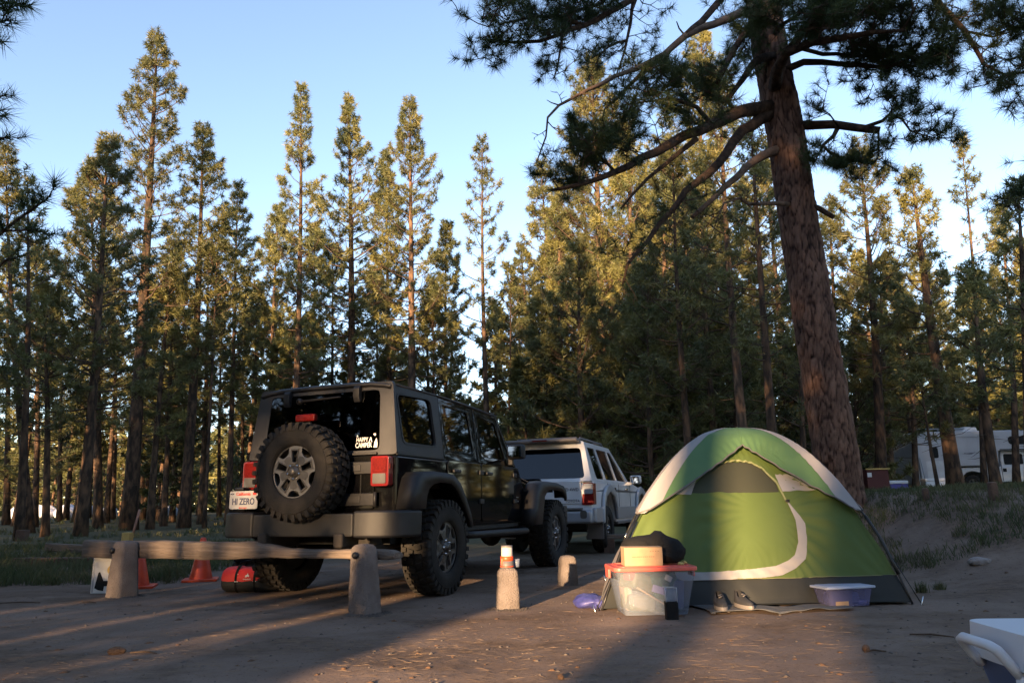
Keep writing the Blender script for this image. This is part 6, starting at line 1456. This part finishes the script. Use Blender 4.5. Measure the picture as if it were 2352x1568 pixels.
def grass(name, fn, n, y0, y1, h0, h1, lab):
    x = fn[0](n); y = y0+(y1-y0)*nr.rand(n)**1.2; x = x*y
    k = fn[1](x, y); x, y = x[k], y[k]; m = len(x)
    # each tuft: 9 blades
    nb = 9; X = np.repeat(x, nb)+nr.randn(m*nb)*.035; Y = np.repeat(y, nb)+nr.randn(m*nb)*.035; Z = terrain(X, Y)+bumps(X, Y)-.005; h = (h0+(h1-h0)*nr.rand(m*nb)**1.6)*np.repeat(.6+.7*nr.rand(m), nb)
    a = nr.rand(m*nb)*6.28; lean = h*(.15+.5*nr.rand(m*nb)); w = .0018+.00016*Y*1.6
    bx, by = np.cos(a+1.57)*w, np.sin(a+1.57)*w
    A = np.stack([X-bx, Y-by, Z], 1); B = np.stack([X+bx, Y+by, Z], 1); C = np.stack([X+np.cos(a)*lean*.4+bx*.7, Y+np.sin(a)*lean*.4+by*.7, Z+h*.6], 1); D = np.stack([X+np.cos(a)*lean, Y+np.sin(a)*lean, Z+h], 1)
    V = np.stack([A, B, C, D], 1).reshape(-1, 3); o = npmesh(name, V, np.arange(len(V)).reshape(-1, 4), M['grass']); return tag(o, lab, 'grass', kind='stuff')
grass('grass', (lambda n: -.85+.62*nr.rand(n), lambda x, y: (fbm(x*.8, y*.8, 4) > .44) & (x < -3.3-.05*y) & (y > 8.3)), 6000, 8.2, 18, .03, .16, 'patchy low grass on the left behind the rail barrier')
grass('grass', (lambda n: .34+.5*nr.rand(n), lambda x, y: (fbm(x*.7+4, y*.7, 4) > .36) & (x > 3.6) & (y > 7.2)), 8500, 7.0, 22, .02, .10, 'thin grass on the slope between the tent and the camper')
grass('grass', (lambda n: -.8+1.6*nr.rand(n), lambda x, y: (fbm(x*.3+4, y*.3, 4) > .46)), 6000, 20, 56, .06, .22, 'sparse grass on the forest floor among the trunks')
for (px_, py_, lab, s) in ((2118, 1360, 'small green weed clump right of the tent corner', 1.0), (2160, 1352, 'thin weed clump to the right of the small green one', .7), (170, 1322, 'leafy weed at the left edge of the dirt', 1.0)):
    c = gnd(px_, py_); A = []; Bv = []
    m = 90; a = nr.rand(m)*6.28; L = (.04+.08*nr.rand(m))*s; tl = nr.rand(m)*.9; V = []
    for i in range(m):
        d = Vector((math.cos(a[i])*math.sin(tl[i]), math.sin(a[i])*math.sin(tl[i]), math.cos(tl[i])))*L[i]; b_ = Vector((nr.randn()*.02, nr.randn()*.02, 0)); sd = d.cross(Vector((0, 0, 1)))
        sd = sd.normalized()*.003 if sd.length > 0 else Vector((.003, 0, 0)); V += [b_-sd, b_+sd, b_+d*.6+sd, b_+d]
    o = npmesh('weed_clump', np.array([list(v) for v in V]), np.arange(len(V)).reshape(-1, 4), M['grass']); o.location = (c.x, c.y, gz(c.x, c.y)); tag(o, lab, 'weed', 'weeds growing on the dirt')
def cone_bit(px_, py_, s, rz, lab):
    c = gnd(px_, py_); b = MB(); b.lathe([(.002, -.04), (.014, -.032), (.022, -.01), (.020, .012), (.010, .034), (.002, .04)], n=9, smooth=False, M=Matrix.Rotation(math.pi/2, 3, 'Y')); 
    o = b.build('pine_cone', M['conebrown'], None); o.location = (c.x, c.y, gz(c.x, c.y)+.014*s); o.rotation_euler = (0, 0, rz); o.scale = (s, s, s); tag(o, lab, 'pine cone', 'pine cones lying on the dirt')
cone_bit(268, 1498, 1.2, .3, 'orange brown pine cone in the left foreground dirt'); cone_bit(1990, 1495, .9, 1.1, 'pine cone lying left of the corner cooler'); cone_bit(1288, 1559, .6, 2, 'half buried cone at the bottom edge of the picture')
def stick(px_, py_, L, rz, lab):
    c = gnd(px_, py_); b = MB(); b.tube([(-L/2, 0, .008), (0, .01, .012), (L/2, -.005, .006)], [.004, .006, .003], 6); o = b.build('twig', M['limb'], None); o.location = (c.x, c.y, gz(c.x, c.y)); o.rotation_euler = (0, 0, rz); tag(o, lab, 'twig', 'dead twigs on the dirt')
stick(330, 1500, .16, -.1, 'short twig beside the orange brown pine cone'); stick(45, 1386, .35, .05, 'dark bark strip on the dirt at the far left'); stick(2010, 1500, .12, .2, 'short dark twig in front of the corner cooler'); stick(205, 1385, .12, 0, 'dark twig before the left concrete post'); stick(2140, 1460, .22, -.4, 'thin twig between tent and corner cooler')
bpy.context.view_layer.update()

def soil(cx, cy, r, lab):
    n = 900; a = nr.rand(n)*6.28; rr_ = r*(.55+.75*nr.rand(n)**1.4); x = cx+np.cos(a)*rr_; y = cy+np.sin(a)*rr_; s = .003+.009*nr.rand(n)**2; z = terrain(x, y)+bumps(x, y)+.010*np.clip(1.2-rr_/r, 0, 1)
    B = np.stack([np.stack([x-s, y, z], 1), np.stack([x+s, y-s*.6, z], 1), np.stack([x+s*.3, y+s, z], 1), np.stack([x, y, z+s*.8], 1)], 1).reshape(-1, 3); k = np.arange(n)*4
    T = np.concatenate([np.stack([k, k+1, k+3], 1), np.stack([k+1, k+2, k+3], 1), np.stack([k+2, k, k+3], 1)]); tag(npmesh('soil_crumbs', B, T, M['pebble']), lab, 'soil', kind='stuff')
soil(P1.x, P1.y, .15, 'crumbs of soil round the foot of the left concrete post'); soil(P2.x, P2.y, .14, 'crumbs of soil round the foot of the right concrete post'); soil(-.065, 5.88, .13, 'crumbs of soil round the foot of the lantern post')
